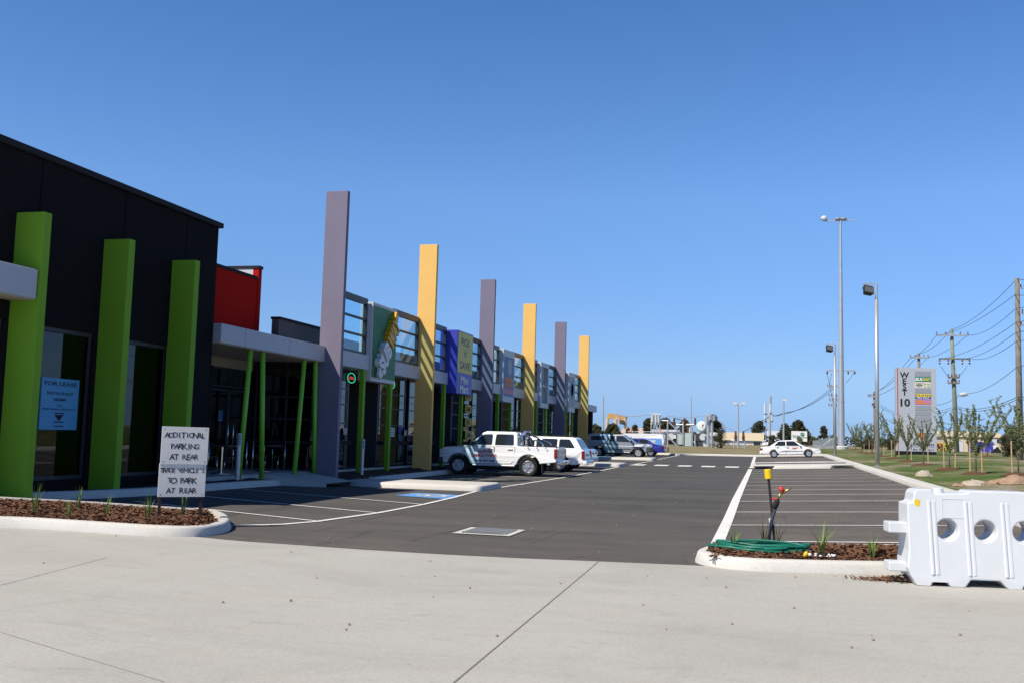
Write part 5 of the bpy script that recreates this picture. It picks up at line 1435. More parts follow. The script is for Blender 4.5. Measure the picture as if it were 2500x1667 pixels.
tree_at('bushy_tree', 'dark bush beyond the lawn left of the pylon sign', 2158, 2190, 1058, 1098, 130, 18, mat='gum', trunk=.06, clumps=12, n=2000)
# far tree belt that reads as one mass
lf = MB(); rd = random.Random(77)
for k in range(150):
    px = rd.uniform(1380, 2560); Y = rd.uniform(420, 520); p = aty(px, 1070+.0275*(px-1500), Y); p.z = rd.uniform(-1, 2.2)+2
    if 1500 < px < 2200 and rd.random() < .35: continue
    leaf_clump(lf, p, rd.uniform(3, 5), 60, 1.0, rd, .55)
tag(lf.build('distant_wood', M['gum']), 'low dark line of far trees along the horizon behind the car park', 'wood', kind='stuff')

# ================================================================== POLES AND LAMPS
def floodpole(px, py, ptop, label, faces):
    p = at(px, py, lawn); zt = aty(px+0, ptop, p.y).z
    t = thing('floodlight_pole', label, 'floodlight pole', tuple(p), 'car park floodlight poles'); x, y, z = p
    mb = MB(); mb.tube((x, y, z), (x, y, zt-.75), .095, .085, 14); mb.build('pole', M['galv'], t, smooth=True)
    mb = MB(); mb.tube((x, y, zt-.8), (x, y, zt+.02), .06, .06, 12); mb.box(x-.62, y-.05, zt-.02, x+.06, y+.05, zt+.03); mb.build('bracket', M['galv'], t)
    mb = MB(); mb.box(x-.12, y-.12, z-.02, x+.12, y+.12, z+.03); mb.build('base_plate', M['galv'], t)
    R = Matrix.Translation((x-.38, y-.06, zt-.36)) @ Matrix.Rotation(-.6, 4, 'X') @ Matrix.Rotation(.3, 4, 'Z') @ Matrix.Scale(.74, 4)
    mb = MB(); vs = [(-.33, -.16, -.3), (.33, -.16, -.3), (.33, -.16, .3), (-.33, -.16, .3), (-.24, .22, -.2), (.24, .22, -.2), (.24, .22, .24), (-.24, .22, .24)]
    mb.add(vs, [(4, 5, 6, 7), (0, 1, 5, 4), (1, 2, 6, 5), (2, 3, 7, 6), (3, 0, 4, 7), (3, 2, 1, 0)], R); h = mb.build('lamp_housing', M['black'], t, bevel=.02, fix=True)
    mb = MB(); mb.box(-.27, -.175, -.24, .27, -.165, .24, R); mb.build('lamp_glass', M['floodglass'], h)
    mb = MB(); mb.box(-.3, -.2, .3, .3, .2, .33, R); mb.build('lamp_cowl', M['galv'], t)
floodpole(2142.5, 1137.5, 693, 'nearer and taller looking floodlight pole, standing on the lawn left of the pylon sign', 0)
floodpole(2039, 1113.8, 840, 'farther floodlight pole, standing just left of the tall mast', 0)
# high mast
p = aty(2054, 1094, 118); zt = aty(2053, 540, 118).z; x, y, z = p
t = thing('light_mast', 'very tall tapered steel lighting mast with a cross arm of lamps on top', 'light mast', tuple(p))
mb = MB(); mb.tube((x, y, z-.3), (x, y, zt), .4, .13, 12); mb.build('pole', M['galv'], t, smooth=False)
mb = MB()
for f in (.2, .4, .6, .8):
    zz = z+(zt-z)*f; r = .4-.27*f+.012; mb.lathe([(r, 0), (r, .12)], (x, y, zz), n=12)
mb.build('joint_band', M['galv'], t)
mb = MB(); mb.box(x-1.55, y-.06, zt-.02, x+1.55, y+.06, zt+.1); mb.tube((x, y, zt-.3), (x, y, zt+.1), .16); mb.build('cross_arm', M['galv'], t)
for dx, s, rot in ((-1.75, .85, .6), (-.3, .8, 0), (.35, .8, 0)):
    mb = MB(); R = Matrix.Translation((x+dx, y, zt+(.38 if rot else .27))) @ Matrix.Rotation(rot, 4, 'Y') @ Matrix.Scale(s, 4) @ Matrix.Diagonal((1, 1, 1 if rot else .5, 1))
    mb.lathe([(.1, -.42), (.42, -.32), (.46, -.1), (.34, .18), (.12, .34), (0, .36)], n=16, M=R); mb.build('lamp', M['galv'] if rot == 0 else M['lightgrey'], t, fix=True)
mb = MB(); mb.lathe([(.75, 0), (.8, .3), (.62, .38)], (x, y, z-.1), n=16); mb.build('footing', M['kerb'], t)

def lamp_post(px, pybase, ptop, Y, label, arms):
    p = aty(px, pybase, Y); zt = aty(px, ptop, Y).z; x, y, z = p; k = Y/100
    t = thing('lamp_post', label, 'lamp post', tuple(p), 'thin lamp posts beyond the verge')
    mb = MB(); mb.tube((x, y, z), (x, y, zt), .1*k, .06*k, 8); mb.build('pole', M['galv'], t)
    for dx in arms:
        mb = MB(); mb.box(x+dx*k-.2*k, y-.12, zt-.05, x+dx*k+.2*k, y+.12, zt+.2*k); mb.box(x+min(0, dx*k), y-.03, zt-.12, x+max(0, dx*k), y+.03, zt-.04); mb.build('lamp', M['lightgrey'], t)
lamp_post(1802, 1092, 986, 112, 'thin lamp post with two floodlights between the substation and the beige sheds', (-.3, .45))
lamp_post(1913, 1090, 978, 116, 'thin lamp post with one small head left of the white billboard', (.1,))
def mast_rod(px, pb, pt, Y, label, r=.09):
    p = aty(px, pb, Y); zt = aty(px, pt, Y).z; mb = MB(); mb.tube(p, (p.x, p.y, zt), r, r*.6, 8); tag(mb.build('lightning_rod', M['galv']), label, 'rod')
mast_rod(1471, 1092, 964, 125, 'tall thin grey rod between the shop canopy and the gantry crane', .13)
mast_rod(1687, 1060, 969, 128, 'tall thin grey rod rising over the transformer', .09)

# wooden power poles with cross arms, and the wires between them
def power_pole(px, pb, pt, Y, r, label, arms, lean=0, mat='pole'):
    b = aty(px, pb, Y); T = aty(px+lean, pt, Y); t = thing('power_pole', label, 'power pole', tuple(b), 'power poles along the road')
    mb = MB(); mb.tube(b-V((0, 0, 1)), T, r, r*.62, 10); mb.build('pole', M[mat], t, smooth=True)
    tips = []
    for (py, x0, x1, mt, drop) in arms:
        a, c = aty(x0, py, Y), aty(x1, py, Y); th = .07*Y/100
        mb = MB(); mb.box(a.x, Y-.3-th, a.z-th, c.x, Y-.3+th, a.z+th); ar = mb.build('cross_arm', M[mt], t)
        for f in (0.02, .3, .75, .98):
            q = a.lerp(c, f); mb = MB(); s = .09*Y/100
            if drop: mb.lathe([(.02, 0), (s, -.1), (s*.5, -.2), (s, -.3), (s*.5, -.45), (0, -.5)], (q.x, Y-.3, q.z-th), n=8)
            else: mb.lathe([(.03, 0), (s*.8, .06), (s*.5, .14), (s*.7, .2), (0, .3)], (q.x, Y-.3, q.z+th), n=8)
            mb.build('insulator', M['porcelain'], ar)
        tips.append((a, c))
    return t, T
P1, T1 = power_pole(2491, 1128, 680, 62, .2, 'nearest wooden power pole, cut by the right edge of the view', [(706, 2488, 2540, 'galv', False), (769, 2492, 2545, 'galv', False), (796, 2489, 2545, 'galv', False)], -8)
P2, T2 = power_pole(2337, 1106, 804, 100, .24, 'green tinged wooden power pole with two cross arms and a street lamp', [(820, 2284, 2363, 'galv', False), (876, 2291, 2367, 'pole', True), (921, 2313, 2341, 'pole', False), (935, 2313, 2341, 'pole', False)], -14, 'polegreen')
mb = MB(); q = aty(2333, 962, 100); e = aty(2353, 962, 100); mb.tube(q, e, .05); mb.lathe([(0, -.35), (.16, -.3), (.2, .1), (.1, .35), (0, .38)], e, (1, 0, .15), 10); mb.build('street_lamp', M['lightgrey'], P2)
P3, T3 = power_pole(2246, 1100, 862, 135, .26, 'wooden power pole whose top shows above the pylon sign', [(873, 2221, 2266, 'galv', False)], -3)
P4, T4 = power_pole(2137, 1098, 955, 205, .3, 'distant wooden power pole left of the pylon sign, behind the saplings', [(967, 2119, 2137, 'galv', False), (989, 2129, 2137, 'pole', False)], -3)
P5, T5 = power_pole(2037, 1096, 900, 160, .2, 'concrete looking power pole hidden behind the tall mast, with hanging loops of cable', [(904, 2018, 2088, 'galv', True), (944, 2020, 2048, 'galv', False), (967, 2023, 2048, 'galv', False), (978, 2025, 2048, 'galv', False), (991, 2023, 2048, 'galv', False)], 0)
def wire(label, pts, r=.016, sag=.012, mat='wire', group='overhead wires'):
    out = []
    for (a, b) in zip(pts, pts[1:]):
        L = (b-a).length
        for i in range(12):
            u = i/12; q = a.lerp(b, u); q.z -= L*sag*4*u*(1-u); out.append(q)
    out.append(pts[-1]); mb = MB(); Rr = [max(r, (q-CAM).length*.00019) for q in out]; mb.path(out, Rr, 5)
    tag(mb.build('overhead_wire', M[mat]), label, 'wire', group)
Z = lambda px, py, Y: aty(px, py, Y)
wire('topmost overhead wire running from pole top to pole top', [Z(2560, 655, 45), Z(2483, 681, 62), Z(2323, 805, 100), Z(2243, 864, 135), Z(2134, 957, 205)])
wire('overhead wire on the left ends of the upper cross arms', [Z(2540, 700, 48), Z(2478, 720, 62), Z(2286, 819, 100), Z(2223, 872, 135), Z(2120, 966, 205)])
wire('overhead wire on the right ends of the upper cross arms', [Z(2560, 715, 48), Z(2480, 753, 62), Z(2362, 818, 100), Z(2265, 872, 135), Z(2137, 966, 205)])
wire('overhead wire reaching the left end of the lower cross arm', [Z(2560, 742, 48), Z(2480, 788, 62), Z(2293, 875, 100)])
wire('overhead wire reaching the middle of the lower cross arm', [Z(2560, 770, 48), Z(2480, 812, 62), Z(2336, 875, 100)])
wire('overhead wire reaching the right end of the lower cross arm', [Z(2560, 795, 48), Z(2481, 833, 62), Z(2366, 874, 100)])
wire('single slack service wire sloping down to the street lamp pole', [Z(2560, 850, 48), Z(2482, 896, 62), Z(2350, 960, 100), Z(2285, 988, 120), Z(2190, 1018, 150)])
wire('upper of the two low bundled cables crossing behind the saplings', [Z(2560, 958, 55), Z(2484, 968, 62), Z(2335, 991, 100), Z(2150, 988, 205)], .02)
wire('lower of the two low bundled cables crossing behind the saplings', [Z(2560, 966, 55), Z(2484, 974, 62), Z(2335, 996, 100), Z(2150, 993, 205)], .02)
wire('upper heavy cable sweeping from the insulator pole up to the cabled pole', [Z(1860, 1026, 118), Z(1884, 1012, 120), Z(1905, 1012, 125), Z(2036, 940, 160)], .035, .02)
wire('lower heavy cable sweeping from the insulator pole up to the cabled pole', [Z(1884, 1014, 120), Z(1910, 1008, 125), Z(2036, 946, 160)], .035, .02)
wire('cable dropping from the insulator pole to the left hand bushing', [Z(1862, 1026, 119), Z(1840, 1038, 116), Z(1816, 1052, 112)], .03, .01)
for k, (x0, y0, x1, y1, dp_) in enumerate(((2018, 906, 2040, 1008, .0), (2030, 910, 2024, 944, .02), (2086, 906, 2064, 935, .08), (2320, 925, 2297, 893, .05), (2334, 925, 2362, 893, .05))):
    Yk = 160 if k < 3 else 100
    wire(['long loose cable hanging down the left of the cabled pole', 'short loose cable under the cabled pole cross arm', 'looped cable under the right end of the cabled pole arm', 'jumper cable down the left of the green tinged pole', 'jumper cable down the right of the green tinged pole'][k], [Z(x0, y0, Yk-.4), Z(x1, y1, Yk-.4)], .02, dp_)

# ================================================================== PYLON SIGN
pc = at(2238, 1109, lawn); Yp = pc.y; pl, pr = aty(2187.5, 1100, Yp), aty(2287.5, 1100, Yp); zt = aty(2237, 897, Yp).z; zb = pc.z
t = thing('pylon_sign', 'tall silver grey pylon sign reading WEST 10 with tenant strips and a thin red stripe', 'pylon sign', tuple(pc))
yf = Yp; W = pr.x-pl.x; H = zt-zb
mb = MB(); mb.box(pl.x, yf, zb+.22, pr.x, yf+.45, zt); mb.build('panel', paint('pylon_panel', (.4, .42, .48), .4, .03, .4), t, bevel=.01)
mb = MB(); mb.box(pl.x+.03, yf+.05, zb-.2, pr.x-.03, yf+.4, zb+.22); mb.build('plinth', M['black'], t)
mb = MB(); mb.box(pl.x+.045*W, yf-.006, zb+.24, pl.x+.065*W, yf, zt); mb.build('red_stripe', paint('sign_red', (.35, .03, .05), .5, .05), t)
fx = lambda px: pl.x+W*(px-2187.5)/100.0
fz = lambda py: zb+.22+(zt-zb-.22)*(1104-py)/207.0
XR = V((1, 0, 0))
mb = MB()
for ch, py in (('W', 915), ('E', 930), ('S', 944.5), ('T', 959)): text(mb, ch, (fx(2210), yf-.006, fz(py)), XR, XZ, .38, None, .035)
text(mb, '10', (fx(2211.5), yf-.006, fz(983.5)), XR, XZ, .52, .62, .035); mb.build('lettering', M['ink'], t)
def strip(y0, y1, m, nm='tenant_strip', dy=.004):
    mb = MB(); mb.box(fx(2235.5), yf-.012-dy, fz(y1), fx(2274.5), yf, fz(y0)); return mb.build(nm, m, t)
gs = paint('strip_grey', (.27, .29, .33), .4, .04)
for y0, y1 in ((905.5, 917.5), (948.5, 960), (991, 1002.5), (1004.5, 1016), (1018, 1030.5), (1032.5, 1045)): strip(y0, y1, gs)
strip(919.5, 931.5, paint('strip_green', (.01, .2, .11), .4, .03))
mb = MB(); text(mb, 'SUB', (fx(2247), yf-.02, fz(925.5)), XR, XZ, .2, .56, .04, 0, .25); mb.build('lettering', M['signwhite'], t)
mb = MB(); text(mb, 'WAY', (fx(2263), yf-.02, fz(925.5)), XR, XZ, .2, .58, .04, 0, .25); mb.build('lettering', M['signyellow'], t)
strip(933, 946, paint('strip_cream', (.72, .68, .55), .5, .03))
mb = MB(); text(mb, 'Food', (fx(2265), yf-.02, fz(937)), XR, XZ, .13, .42, .01); text(mb, 'To Go', (fx(2265), yf-.02, fz(942.5)), XR, XZ, .13, .46, .01); mb.box(fx(2237), yf-.02, fz(936.3), fx(2256), yf-.017, fz(935.3)); mb.build('lettering', M['ink'], t)
mb = MB(); mb.add([(fx(2246)+.24*math.cos(a), yf-.019, fz(940.5)+.1*math.sin(a)) for a in [2*PI*k/20 for k in range(20)]], [tuple(range(20))]); mb.build('oval_mark', M['polegreen'], t)
strip(961.5, 969, M['signyellow'])
mb = MB(); text(mb, "PICK 'N' SAVE", (fx(2255), yf-.02, fz(965.2)), XR, XZ, .12, 1.05, .01); mb.build('lettering', M['navy'], t)
strip(969, 973.5, paint('strip_navy', (.04, .04, .2), .4, .03))
mb = MB(); text(mb, 'Mini Mart', (fx(2255), yf-.02, fz(971.2)), XR, XZ, .09, .8, .03); mb.build('lettering', M['signwhite'], t)
strip(975, 988, paint('strip_violet', (.22, .2, .5), .4, .03))
mb = MB(); mb.box(fx(2237), yf-.02, fz(982.5), fx(2254), yf-.017, fz(977)); mb.box(fx(2238), yf-.02, fz(987), fx(2273.5), yf-.017, fz(983.5)); mb.build('orange_print', M['orange'], t)
mb = MB(); mb.box(fx(2255), yf-.02, fz(981.8), fx(2274), yf-.017, fz(977.5)); mb.build('pink_print', M['pink'], t)
# developer's mark: striped triangle, name and telephone number
mb = MB()
for k in range(6):
    z0 = fz(1058+k*3.2); z1 = z0-.045*H/7; w0 = (1-k/7)*.82*W*.24
    mb.box(fx(2256)-w0*(1.0 if k else 1), yf-.014, z1, fx(2256)+w0, yf-.008, z0)
mb.build('striped_triangle', M['ink'], t)
mb = MB(); mb.prism([(fx(2238), yf-.02, fz(1058)), (fx(2256), yf-.02, fz(1058)), (fx(2256), yf-.02, fz(1079))], (0, .006, 0)); mb.build('orange_triangle', M['orange'], t)
mb = MB(); text(mb, 'VAUGHAN', (fx(2254.5), yf-.01, fz(1086.5)), XR, XZ, .16, 1.36, .02); text(mb, 'CONSTRUCTIONS', (fx(2254.5), yf-.01, fz(1092)), XR, XZ, .05, 1.4, 0); text(mb, 'PH. 9369 3611', (fx(2254.5), yf-.01, fz(1099.5)), XR, XZ, .13, 1.3, .015); mb.build('lettering', M['ink'], t)

# ================================================================== SUBSTATION AND FAR SIDE OF THE ROAD
YS = 118.0
def bx(mb, x0, y0, x1, y1, Y, d=.3):
    a, b = aty(x0, y0, Y), aty(x1, y1, Y); mb.box(min(a.x, b.x), Y, min(a.z, b.z), max(a.x, b.x), Y+d, max(a.z, b.z))
def bar(mb, x0, y0, x1, y1, Y, r=.07): mb.tube(aty(x0, y0, Y), aty(x1, y1, Y), r, r, 6)
BASE = 1093
def post_thing(name, label, cat, bars, Y, mat='galv', group=None, r=.08, extra=None):
    xs = [b[0] for b in bars]; t = thing(name, label, cat, tuple(aty(sum(xs)/len(xs), BASE, Y)), group)
    mb = MB()
    for b in bars:
        if len(b) == 5: bar(mb, b[0], b[1], b[2], b[3], Y, b[4])
        else: bar(mb, *b, Y, r)
    mb.build('frame', M[mat], t)
    if extra:
        for nm, mt, bs in extra:
            for b in bs:
                mb = MB(); bar(mb, b[0], b[1], b[2], b[3], Y-.15, b[4]); mb.build(nm, M[mt], t)
    return t
post_thing('switch_frame', 'four post steel switch frame at the left of the substation', 'steel frame', [(1590, 1008, 1590, BASE), (1597, 1010, 1597, BASE), (1604, 1010, 1604, BASE), (1611, 1012, 1611, BASE), (1586, 1009, 1614, 1011, .07), (1588, 1034, 1614, 1034)], YS+4, extra=[('insulator', 'lightgrey', [(1593, 1012, 1593, 1030, .14), (1601, 1012, 1601, 1030, .14), (1608, 1013, 1608, 1030, .14)])])
post_thing('raking_frame', 'light steel frame with a long raking brace over the dark wall', 'steel frame', [(1630, 1026, 1630, BASE), (1630, 1027, 1665, 1060), (1630, 1063, 1658, BASE), (1616, 1026, 1632, 1026)], YS-2, r=.09)
post_thing('switchgear_frame', 'steel frame with three upright switch arms above the transformer', 'steel frame', [(1645, 1036, 1697, 1036, .12), (1654, 1050, 1654, BASE), (1668, 1022, 1668, BASE, .11), (1690, 1040, 1690, BASE, .1), (1697, 1060, 1697, BASE)], YS, extra=[('switch_arm', 'porcelain', [(1646, 1020, 1646, 1036, .13), (1671, 1020, 1671, 1036, .13), (1697, 1020, 1697, 1036, .13), (1646, 1020, 1668, 1025, .05), (1671, 1020, 1680, 1028, .05)])])
post_thing('gantry_posts', 'pair of heavy steel posts at the right of the substation, topped with a grey box', 'steel frame', [(1729, 1010, 1729, BASE, .2), (1738, 1012, 1738, BASE, .17), (1729, 1081, 1740, 1081), (1764, 1030, 1764, 1060)], YS-1, extra=[('switch_box', 'galv', [(1726, 1014, 1726, 1030, .3), (1734, 1011, 1734, 1024, .28), (1743, 1014, 1743, 1026, .16)])])
# transformer
t = thing('transformer', 'pale green grey transformer with cooling fins, round fans and a white oil tank', 'transformer', tuple(aty(1690, BASE, YS+3)))
mb = MB(); bx(mb, 1650, 1052, 1722, BASE, YS+4, 2); mb.build('tank', paint('dark_tank', (.05, .055, .055), .7, .2), t)
mb = MB()
for k in range(9): bx(mb, 1672+k*1.7, 1056, 1673.1+k*1.7, 1088, YS+2.6, 1.2)
for k in range(6): bx(mb, 1655+k*1.7, 1058, 1656.1+k*1.7, 1084, YS+2.6, 1.2)
mb.build('cooling_fins', M['mint'], t)
for cx_0, cy_0, r in ((1638, 1065, .37), (1717, 1066, .4), (1723.5, 1082, .41)):
    c = aty(cx_0, cy_0, YS+1.5); mb = MB(); mb.lathe([(r-.03, -.1), (r+.03, -.1), (r+.03, .1), (r-.03, .1)], c, (0, -1, 0), 24)
    for k in range(8):
        a = 2*PI*k/8; mb.prism([c+V((math.cos(a+q)*rr, -.02, math.sin(a+q)*rr)) for q, rr in ((-.2, .06), (.2, .06), (.16, r*.95), (-.16, r*.95))], (0, .02, .0))
    mb.lathe([(.09, -.05), (.09, .05), (0, .06)], c, (0, -1, 0), 12); mb.build('fan', M['lightgrey'], t)
c = aty(1717, 1040, YS+2); mb = MB(); mb.lathe([(0, -.9), (.5, -.85), (.62, -.7), (.62, .7), (.5, .85), (0, .9)], c, (.25, 1, 0), 20); ot = mb.build('oil_tank', paint('oil_tank_white', (.62, .74, .74), .45, .04), t); autosmooth(ot, 40)
mb = MB(); bar(mb, 1714, 1042, 1717, 1036, YS+1.05, .025); bar(mb, 1713, 1036, 1718, 1035, YS+1.05, .04); mb.build('gauge_mark', M['redplastic'], t)
for px in (1661, 1667, 1679, 1684): mb = MB(); a = aty(px, 1056, YS+4); b = aty(px, 1042, YS+4); mb.path([a.lerp(b, k/8) for k in range(9)], [.12 if k % 2 else .08 for k in range(9)], 8); mb.build('bushing', M['porcelain'] if px % 2 else M['lightgrey'], t)
mb = MB(); bar(mb, 1700, 1056, 1714, 1056, YS+2, .09); bar(mb, 1714, 1056, 1722, 1064, YS+2, .09); bar(mb, 1695, 1075, 1700, 1090, YS+2, .12); mb.build('pipework', M['mint'], t)
def shed(name, label, cat, x0, x1, yt, yb_, Y, d, mat, roof=None, parts=()):
    t = thing(name, label, cat, tuple(aty((x0+x1)/2, yb_, Y))); mb = MB(); bx(mb, x0, yt, x1, yb_+3, Y, d); mb.build('wall', M[mat], t)
    if roof:
        a, b = aty(x0, yt, Y), aty(x1, yt, Y); mb = MB(); h = roof[1]; mb.prism([(a.x-.3, Y-.3, a.z), (a.x-.3, Y+d/2, a.z+h), (a.x-.3, Y+d+.3, a.z)], (b.x-a.x+.6, 0, 0)); mb.build('roof', M[roof[0]], t)
    for nm, mt, (a0, b0, a1, b1) in parts:
        mb = MB(); bx(mb, a0, b0, a1, b1, Y-.06, .05); mb.build(nm, M[mt], t)
    return t
shed('white_shed', 'white walled shed left of the transformer, behind the service van', 'shed', 1592, 1652, 1052, BASE, 132, 6, 'white', ('lightgrey', .3), [('door', 'porcelain', (1624, 1058, 1630, BASE)), ('dark_opening', 'charcoal', (1631, 1069, 1650, BASE))])
shed('blast_wall', 'white wall behind the pair of heavy substation posts', 'wall', 1721, 1752, 1054, 1060, 124, .3, 'white')
t = thing('curved_panel', 'white quarter round panel standing on the verge beside the twiggy shrub', 'panel', tuple(aty(1752, BASE, 110)))
a = aty(1745, BASE, 110); b = aty(1762, 1077, 110); mb = MB(); mb.prism([(a.x, 110, a.z)]+[(a.x+(b.x-a.x)*math.sin(q), 110, a.z+(b.z-a.z)*math.cos(q)) for q in [PI/2*k/8 for k in range(9)]], (0, .3, 0)); mb.build('panel', M['white'], t)
shed('beige_shed', 'long low beige shed with a pale roof right of the lamp post', 'shed', 1766, 1860, 1073, BASE, 150, 12, 'lightgrey', ('beige', 1.2), [('door', 'orange', (1828, 1084, 1836, BASE)), ('window', 'carglass', (1840, 1077, 1856, 1086))])
shed('far_roof', 'pale brown far roof behind the gum trees left of the substation', 'shed', 1516, 1568, 1056, BASE, 260, 14, 'palebrown', ('palebrown', 1.5))
shed('far_store', 'pale grey store with an antenna box behind the white sedan', 'shed', 1876, 1936, 1064, BASE, 180, 8, 'palebrown', ('lightgrey', 1.0), [('window', 'carglass', (1904, 1068, 1926, 1074))])
shed('beige_warehouse', 'cream coloured warehouse far behind the saplings on the right', 'warehouse', 2306, 2460, 1064, 1106, 170, 20, 'beige', ('beige', 1.0), [('door', 'lightgrey', (2338, 1075, 2352, 1106)), ('roller_door', 'signblue', (2370, 1078, 2384, 1106)), ('window', 'carglass', (2420, 1072, 2440, 1080))])
shed('orange_billboard', 'orange and yellow hoarding half hidden behind the right side of the pylon sign', 'hoarding', 2286, 2318, 1080, 1101, 112, .3, 'signyellow', None, [('orange_band', 'orange', (2287, 1082, 2300, 1090)), ('dark_skirt', 'black', (2286, 1101, 2320, 1107))])
tt = [o for o in bpy.data.objects if o.name.startswith('orange_billboard')][0]; p = aty(2293, 1086, 111.8); mb = MB(); text(mb, 'JAX', (p.x, p.y, p.z), XR, XZ, .5, 1.0, .03); text(mb, 'OPEN', (aty(2304, 1097, 111.8).x, p.y, aty(2304, 1097, 111.8).z), XR, XZ, .4, 1.3, .03); mb.build('lettering', M['ink'], tt)
# insulator stand and bushings
t = thing('bushing_stand', 'low steel stand with two tall brown bushings left of the beige shed', 'stand', tuple(aty(1806, BASE, 114)))
mb = MB(); bar(mb, 1785, 1074, 1822, 1074, 114, .1); bar(mb, 1792, 1074, 1792, BASE, 114, .08); bar(mb, 1818, 1074, 1818, BASE, 114, .08); bar(mb, 1792, 1074, 1818, BASE, 114, .05); mb.build('frame', M['galv'], t)
for px in (1796, 1815):
    mb = MB(); a = aty(px, 1074, 114); b = aty(px, 1051, 114); mb.path([a.lerp(b, k/12) for k in range(13)], [.2 if k < 6 and k % 2 else .12 if k < 10 else .1 for k in range(13)], 8); mb.build('bushing', M['porcelain'], t)
# pole with insulator stacks
post_thing('insulator_pole', 'steel pole with long insulator stacks and a short ladder frame, behind the white sedan', 'insulator pole', [(1881, 966, 1879, BASE, .16), (1866, 1010, 1888, 1010), (1866, 1028, 1888, 1028), (1870, 1010, 1870, BASE, .05), (1871, 1045, 1879, 1045, .05), (1871, 1060, 1879, 1060, .05)], 119, 'galv', extra=[('insulator', 'lightgrey', [(1868, 982, 1868, 1008, .16), (1881, 985, 1881, 1006, .15), (1868, 1012, 1868, 1026, .14), (1885, 1012, 1885, 1026, .12)])])
# busbars along the top of the substation
for k, (a, b, lab) in enumerate((((1500, 1012), (1590, 1009), 'left hand busbar tube entering the substation'), ((1611, 1011), (1632, 1014), 'short sloping busbar tube beside the four post frame'), ((1630, 1014), (1729, 1012), 'long horizontal busbar tube above the transformer'), ((1740, 1013), (1795, 1052), 'busbar cable dropping to the bushing stand'))):
    mb = MB(); A_, B_ = aty(*a, YS+2), aty(*b, YS+2); mb.path([A_.lerp(B_, u/8)-V((0, 0, .25*4*(u/8)*(1-u/8))) for u in range(9)], .035 if k < 3 else .03, 6); tag(mb.build('busbar', M['busbar']), lab, 'busbar')
# gantry crane far behind
t = thing('gantry_crane', 'rusty yellow gantry crane with a dark cab far beyond the shrubs', 'crane', tuple(aty(1505, 1090, 240)))
mb = MB(); q = [aty(x, y, 240) for x, y in ((1486, 1008), (1503, 1009), (1528, 1016), (1525, 1026), (1505, 1022), (1480, 1020))]; mb.prism(q, (0, 3, 0)); mb.build('girder', M['rust'], t)
for a, b in (((1484, 1020), (1478, 1092)), ((1504, 1022), (1498, 1092)), ((1526, 1020), (1532, 1092)), ((1503, 1009), (1516, 1034))):
    mb = MB(); mb.tube(aty(*a, 240), aty(*b, 240), .45, .35, 6); mb.build('leg', M['palebrown'], t)
mb = MB(); q = [aty(x, y, 239) for x, y in ((1512, 1024), (1523, 1025), (1522, 1036), (1513, 1034))]; mb.prism(q, (0, 2, 0)); mb.build('cab', M['grime'], t)
t = thing('silo_stack', 'group of pale pink storage stacks just right of the last yellow pillar', 'stack', tuple(aty(1439, 1090, 260)))
for px in (1437, 1440.5, 1443):
    mb = MB(); mb.tube(aty(px, 1090, 260), aty(px, 1017, 260), .16*1.1, .16, 8); mb.build('stack', M['palebrown'], t)
# billboard on the verge
t = thing('billboard', 'white billboard with green lettering and a round green emblem behind the white sedan', 'billboard', tuple(aty(1952, 1094, 104)))
YB = 104
mb = MB(); bx(mb, 1932, 1051, 1970.5, 1077, YB, .12); mb.build('panel', M['signwhite'], t)
mb = MB(); bx(mb, 1930.5, 1050, 1932, 1096, YB, .15); bx(mb, 1968, 1077, 1969.5, 1096, YB, .15); mb.build('post', M['black'], t)
grn = paint('sign_text_green', (.02, .2, .1), .5, .04)
mb = MB()
for s, px, py, w, h in (('Pleasant', 1944.5, 1062.3, .75, .13), ('Road Services', 1953, 1066.5, 1.35, .14)):
    p = aty(px, py, YB-.01); text(mb, s, p, XR, XZ, h*1.15, w, .02)
mb.build('lettering', grn, t)
p = aty(1959, 1059.5, YB-.015); mb = MB(); mb.lathe([(0, 0), (.2, 0), (.2, .01), (0, .012)], p, (0, -1, 0), 20); em = mb.build('emblem', grn, t)
mb = MB(); mb.path([(p.x-.1, p.y-.02, p.z-.12), (p.x, p.y-.02, p.z+.08), (p.x+.12, p.y-.02, p.z+.02)], .025, 6); mb.build('emblem_mark', M['signwhite'], em)
# steel palisade fence stepping up to the right
t = thing('palisade_fence', 'grey steel palisade fence of separate pointed pales between the billboard and the mast', 'fence', tuple(aty(2012, 1093, 108)))
mb = MB()
for k in range(20):
    px = 1985+k*2.75; tp_ = 1073-6.5*sm(4, 14, k); a, b = aty(px, 1094, 108), aty(px, tp_, 108); w = .035
    mb.prism([(a.x-w, 108, a.z), (a.x+w, 108, a.z), (b.x+w, 108, b.z-.08), (b.x, 108, b.z), (b.x-w, 108, b.z-.08)], (0, .03, 0))
mb.build('pale', M['galv'], t)
mb = MB(); bar(mb, 1985, 1088, 2009, 1088, 108.05, .03); bar(mb, 2009, 1087, 2028, 1071, 108.05, .035); bar(mb, 2028, 1071, 2040, 1071, 108.05, .035); mb.build('rail', M['galv'], t)
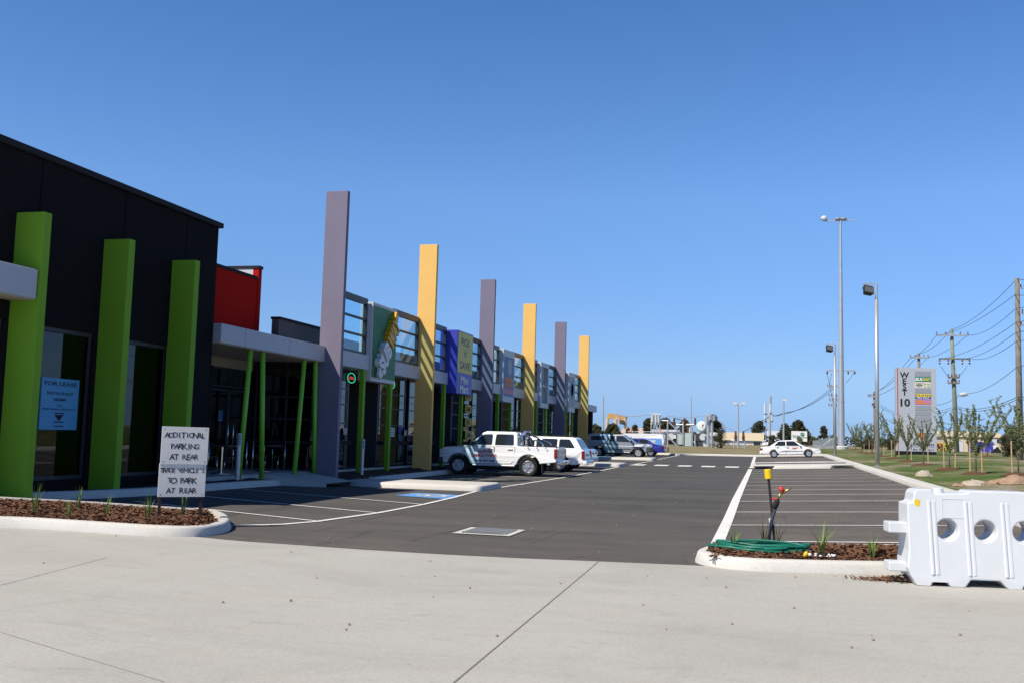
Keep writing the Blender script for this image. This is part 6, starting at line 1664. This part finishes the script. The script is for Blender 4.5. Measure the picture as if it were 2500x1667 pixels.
# white cars and trucks beyond the verge
def far_car(px, Y, lab, mat, yaw=0, s=1.0):
    o = sedan('sedan_car', lab, mat); p = aty(px, 1096, Y); o.location = p; o.rotation_euler = (0, 0, yaw); o.scale = (s, s, s); o.matrix_world = Matrix.Translation(p) @ Matrix.Rotation(yaw, 4, 'Z') @ Matrix.Scale(s, 4)
far_car(1884, 150, 'white car showing only its rounded tail behind the parked white sedan', 'carwhite', 2.4, 1.1)
t = thing('blue_truck', 'blue sided truck with a white cab in front of the cream warehouse', 'truck', tuple(aty(2405, 1106, 135)))
mb = MB(); bx(mb, 2372, 1077, 2424, 1103, 135, 2.4); mb.build('box_body', M['signblue'], t)
mb = MB(); a = aty(2424, 1105, 135); b = aty(2441, 1088, 135); mb.prism([(a.x, 135.1, a.z), (b.x, 135.1, a.z), (b.x, 135.1, a.z+.5*(b.z-a.z)), (b.x-.25, 135.1, b.z), (a.x, 135.1, b.z)], (0, 2.2, 0)); cb = mb.build('cab', M['carwhite'], t, bevel=.06)
mb = MB(); bx(mb, 2431, 1090, 2439, 1096, 135.04, .05); mb.build('window', M['carglass'], cb)
for px in (2382, 2432): wheel(t, aty(px, 1105, 135).x, 135.1, .45, .25, 0, 6, rim='galv') if False else None
for px in (2381, 2433):
    c = aty(px, 1105, 135); mb = MB(); mb.lathe([(.0, 0), (.5, 0), (.5, .25), (0, .25)], (c.x, 135.0, c.z+.1), (0, -1, 0), 18); mb.build('wheel', M['blackrub'], t)
mb = MB(); bx(mb, 2422, 1072, 2424, 1104, 136, 2); bx(mb, 2424, 1071, 2434, 1086, 136.5, 2); mb.build('headboard', M['lightgrey'], t)
# ================================================================== CAMERA AND LIGHT
cam = bpy.data.cameras.new('camera'); co = bpy.data.objects.new('camera', cam); COL.objects.link(co)
cam.sensor_width = 36; cam.lens = 36*FPX/2500; cam.clip_start = .1; cam.clip_end = 20000
co.matrix_world = Matrix.Translation(CAM) @ ROT.to_4x4(); sc.camera = co
LD = V((1, 1.3, -1.8)).normalized()
sun = bpy.data.lights.new('sun', 'SUN'); sun.energy = SUN_E; sun.angle = math.radians(.53); sun.color = (1, .925, .79)
so = bpy.data.objects.new('sun', sun); COL.objects.link(so); so.rotation_euler = LD.to_track_quat('-Z', 'Y').to_euler(); so.location = (-20, -20, 40)
w = bpy.data.worlds.new('World'); sc.world = w; w.use_nodes = True; nt = w.node_tree
bg = nt.nodes['Background']; sky = nt.nodes.new('ShaderNodeTexSky'); sky.sky_type = 'NISHITA'; sky.sun_disc = False
sky.sun_elevation = math.asin(-LD.z); sky.sun_rotation = math.atan2(-LD.x, -LD.y); sky.altitude = 20
sky.air_density = SKY[0]; sky.dust_density = SKY[1]; sky.ozone_density = SKY[2]
# deeper blue towards the zenith, less white at the horizon (depends only on the direction in the sky)
tc = nt.nodes.new('ShaderNodeTexCoord'); sx_ = nt.nodes.new('ShaderNodeSeparateXYZ'); nt.links.new(tc.outputs['Generated'], sx_.inputs[0])
grade = _ramp(nt, sx_.outputs['Z'], [(0, (.33, .47, .8)), (.0175, (.36, .49, .8)), (.061, (.62, .635, .765)), (.233, (.92, .95, 1)), (.407, (.72, .88, .99)), (.55, (.4, .55, .74)), (.75, (.2, .28, .42)), (1, (.14, .2, .32))])
sk2 = _mix(nt, 1.0, sky.outputs['Color'], grade, 'MULTIPLY')
nt.links.new(sk2, bg.inputs['Color']); bg.inputs['Strength'].default_value = SKY[3]
vs_ = sc.view_settings; vs_.view_transform = 'Standard'; vs_.look = 'None'; vs_.exposure = EXPO; vs_.gamma = 1
sc.display_settings.display_device = 'sRGB'
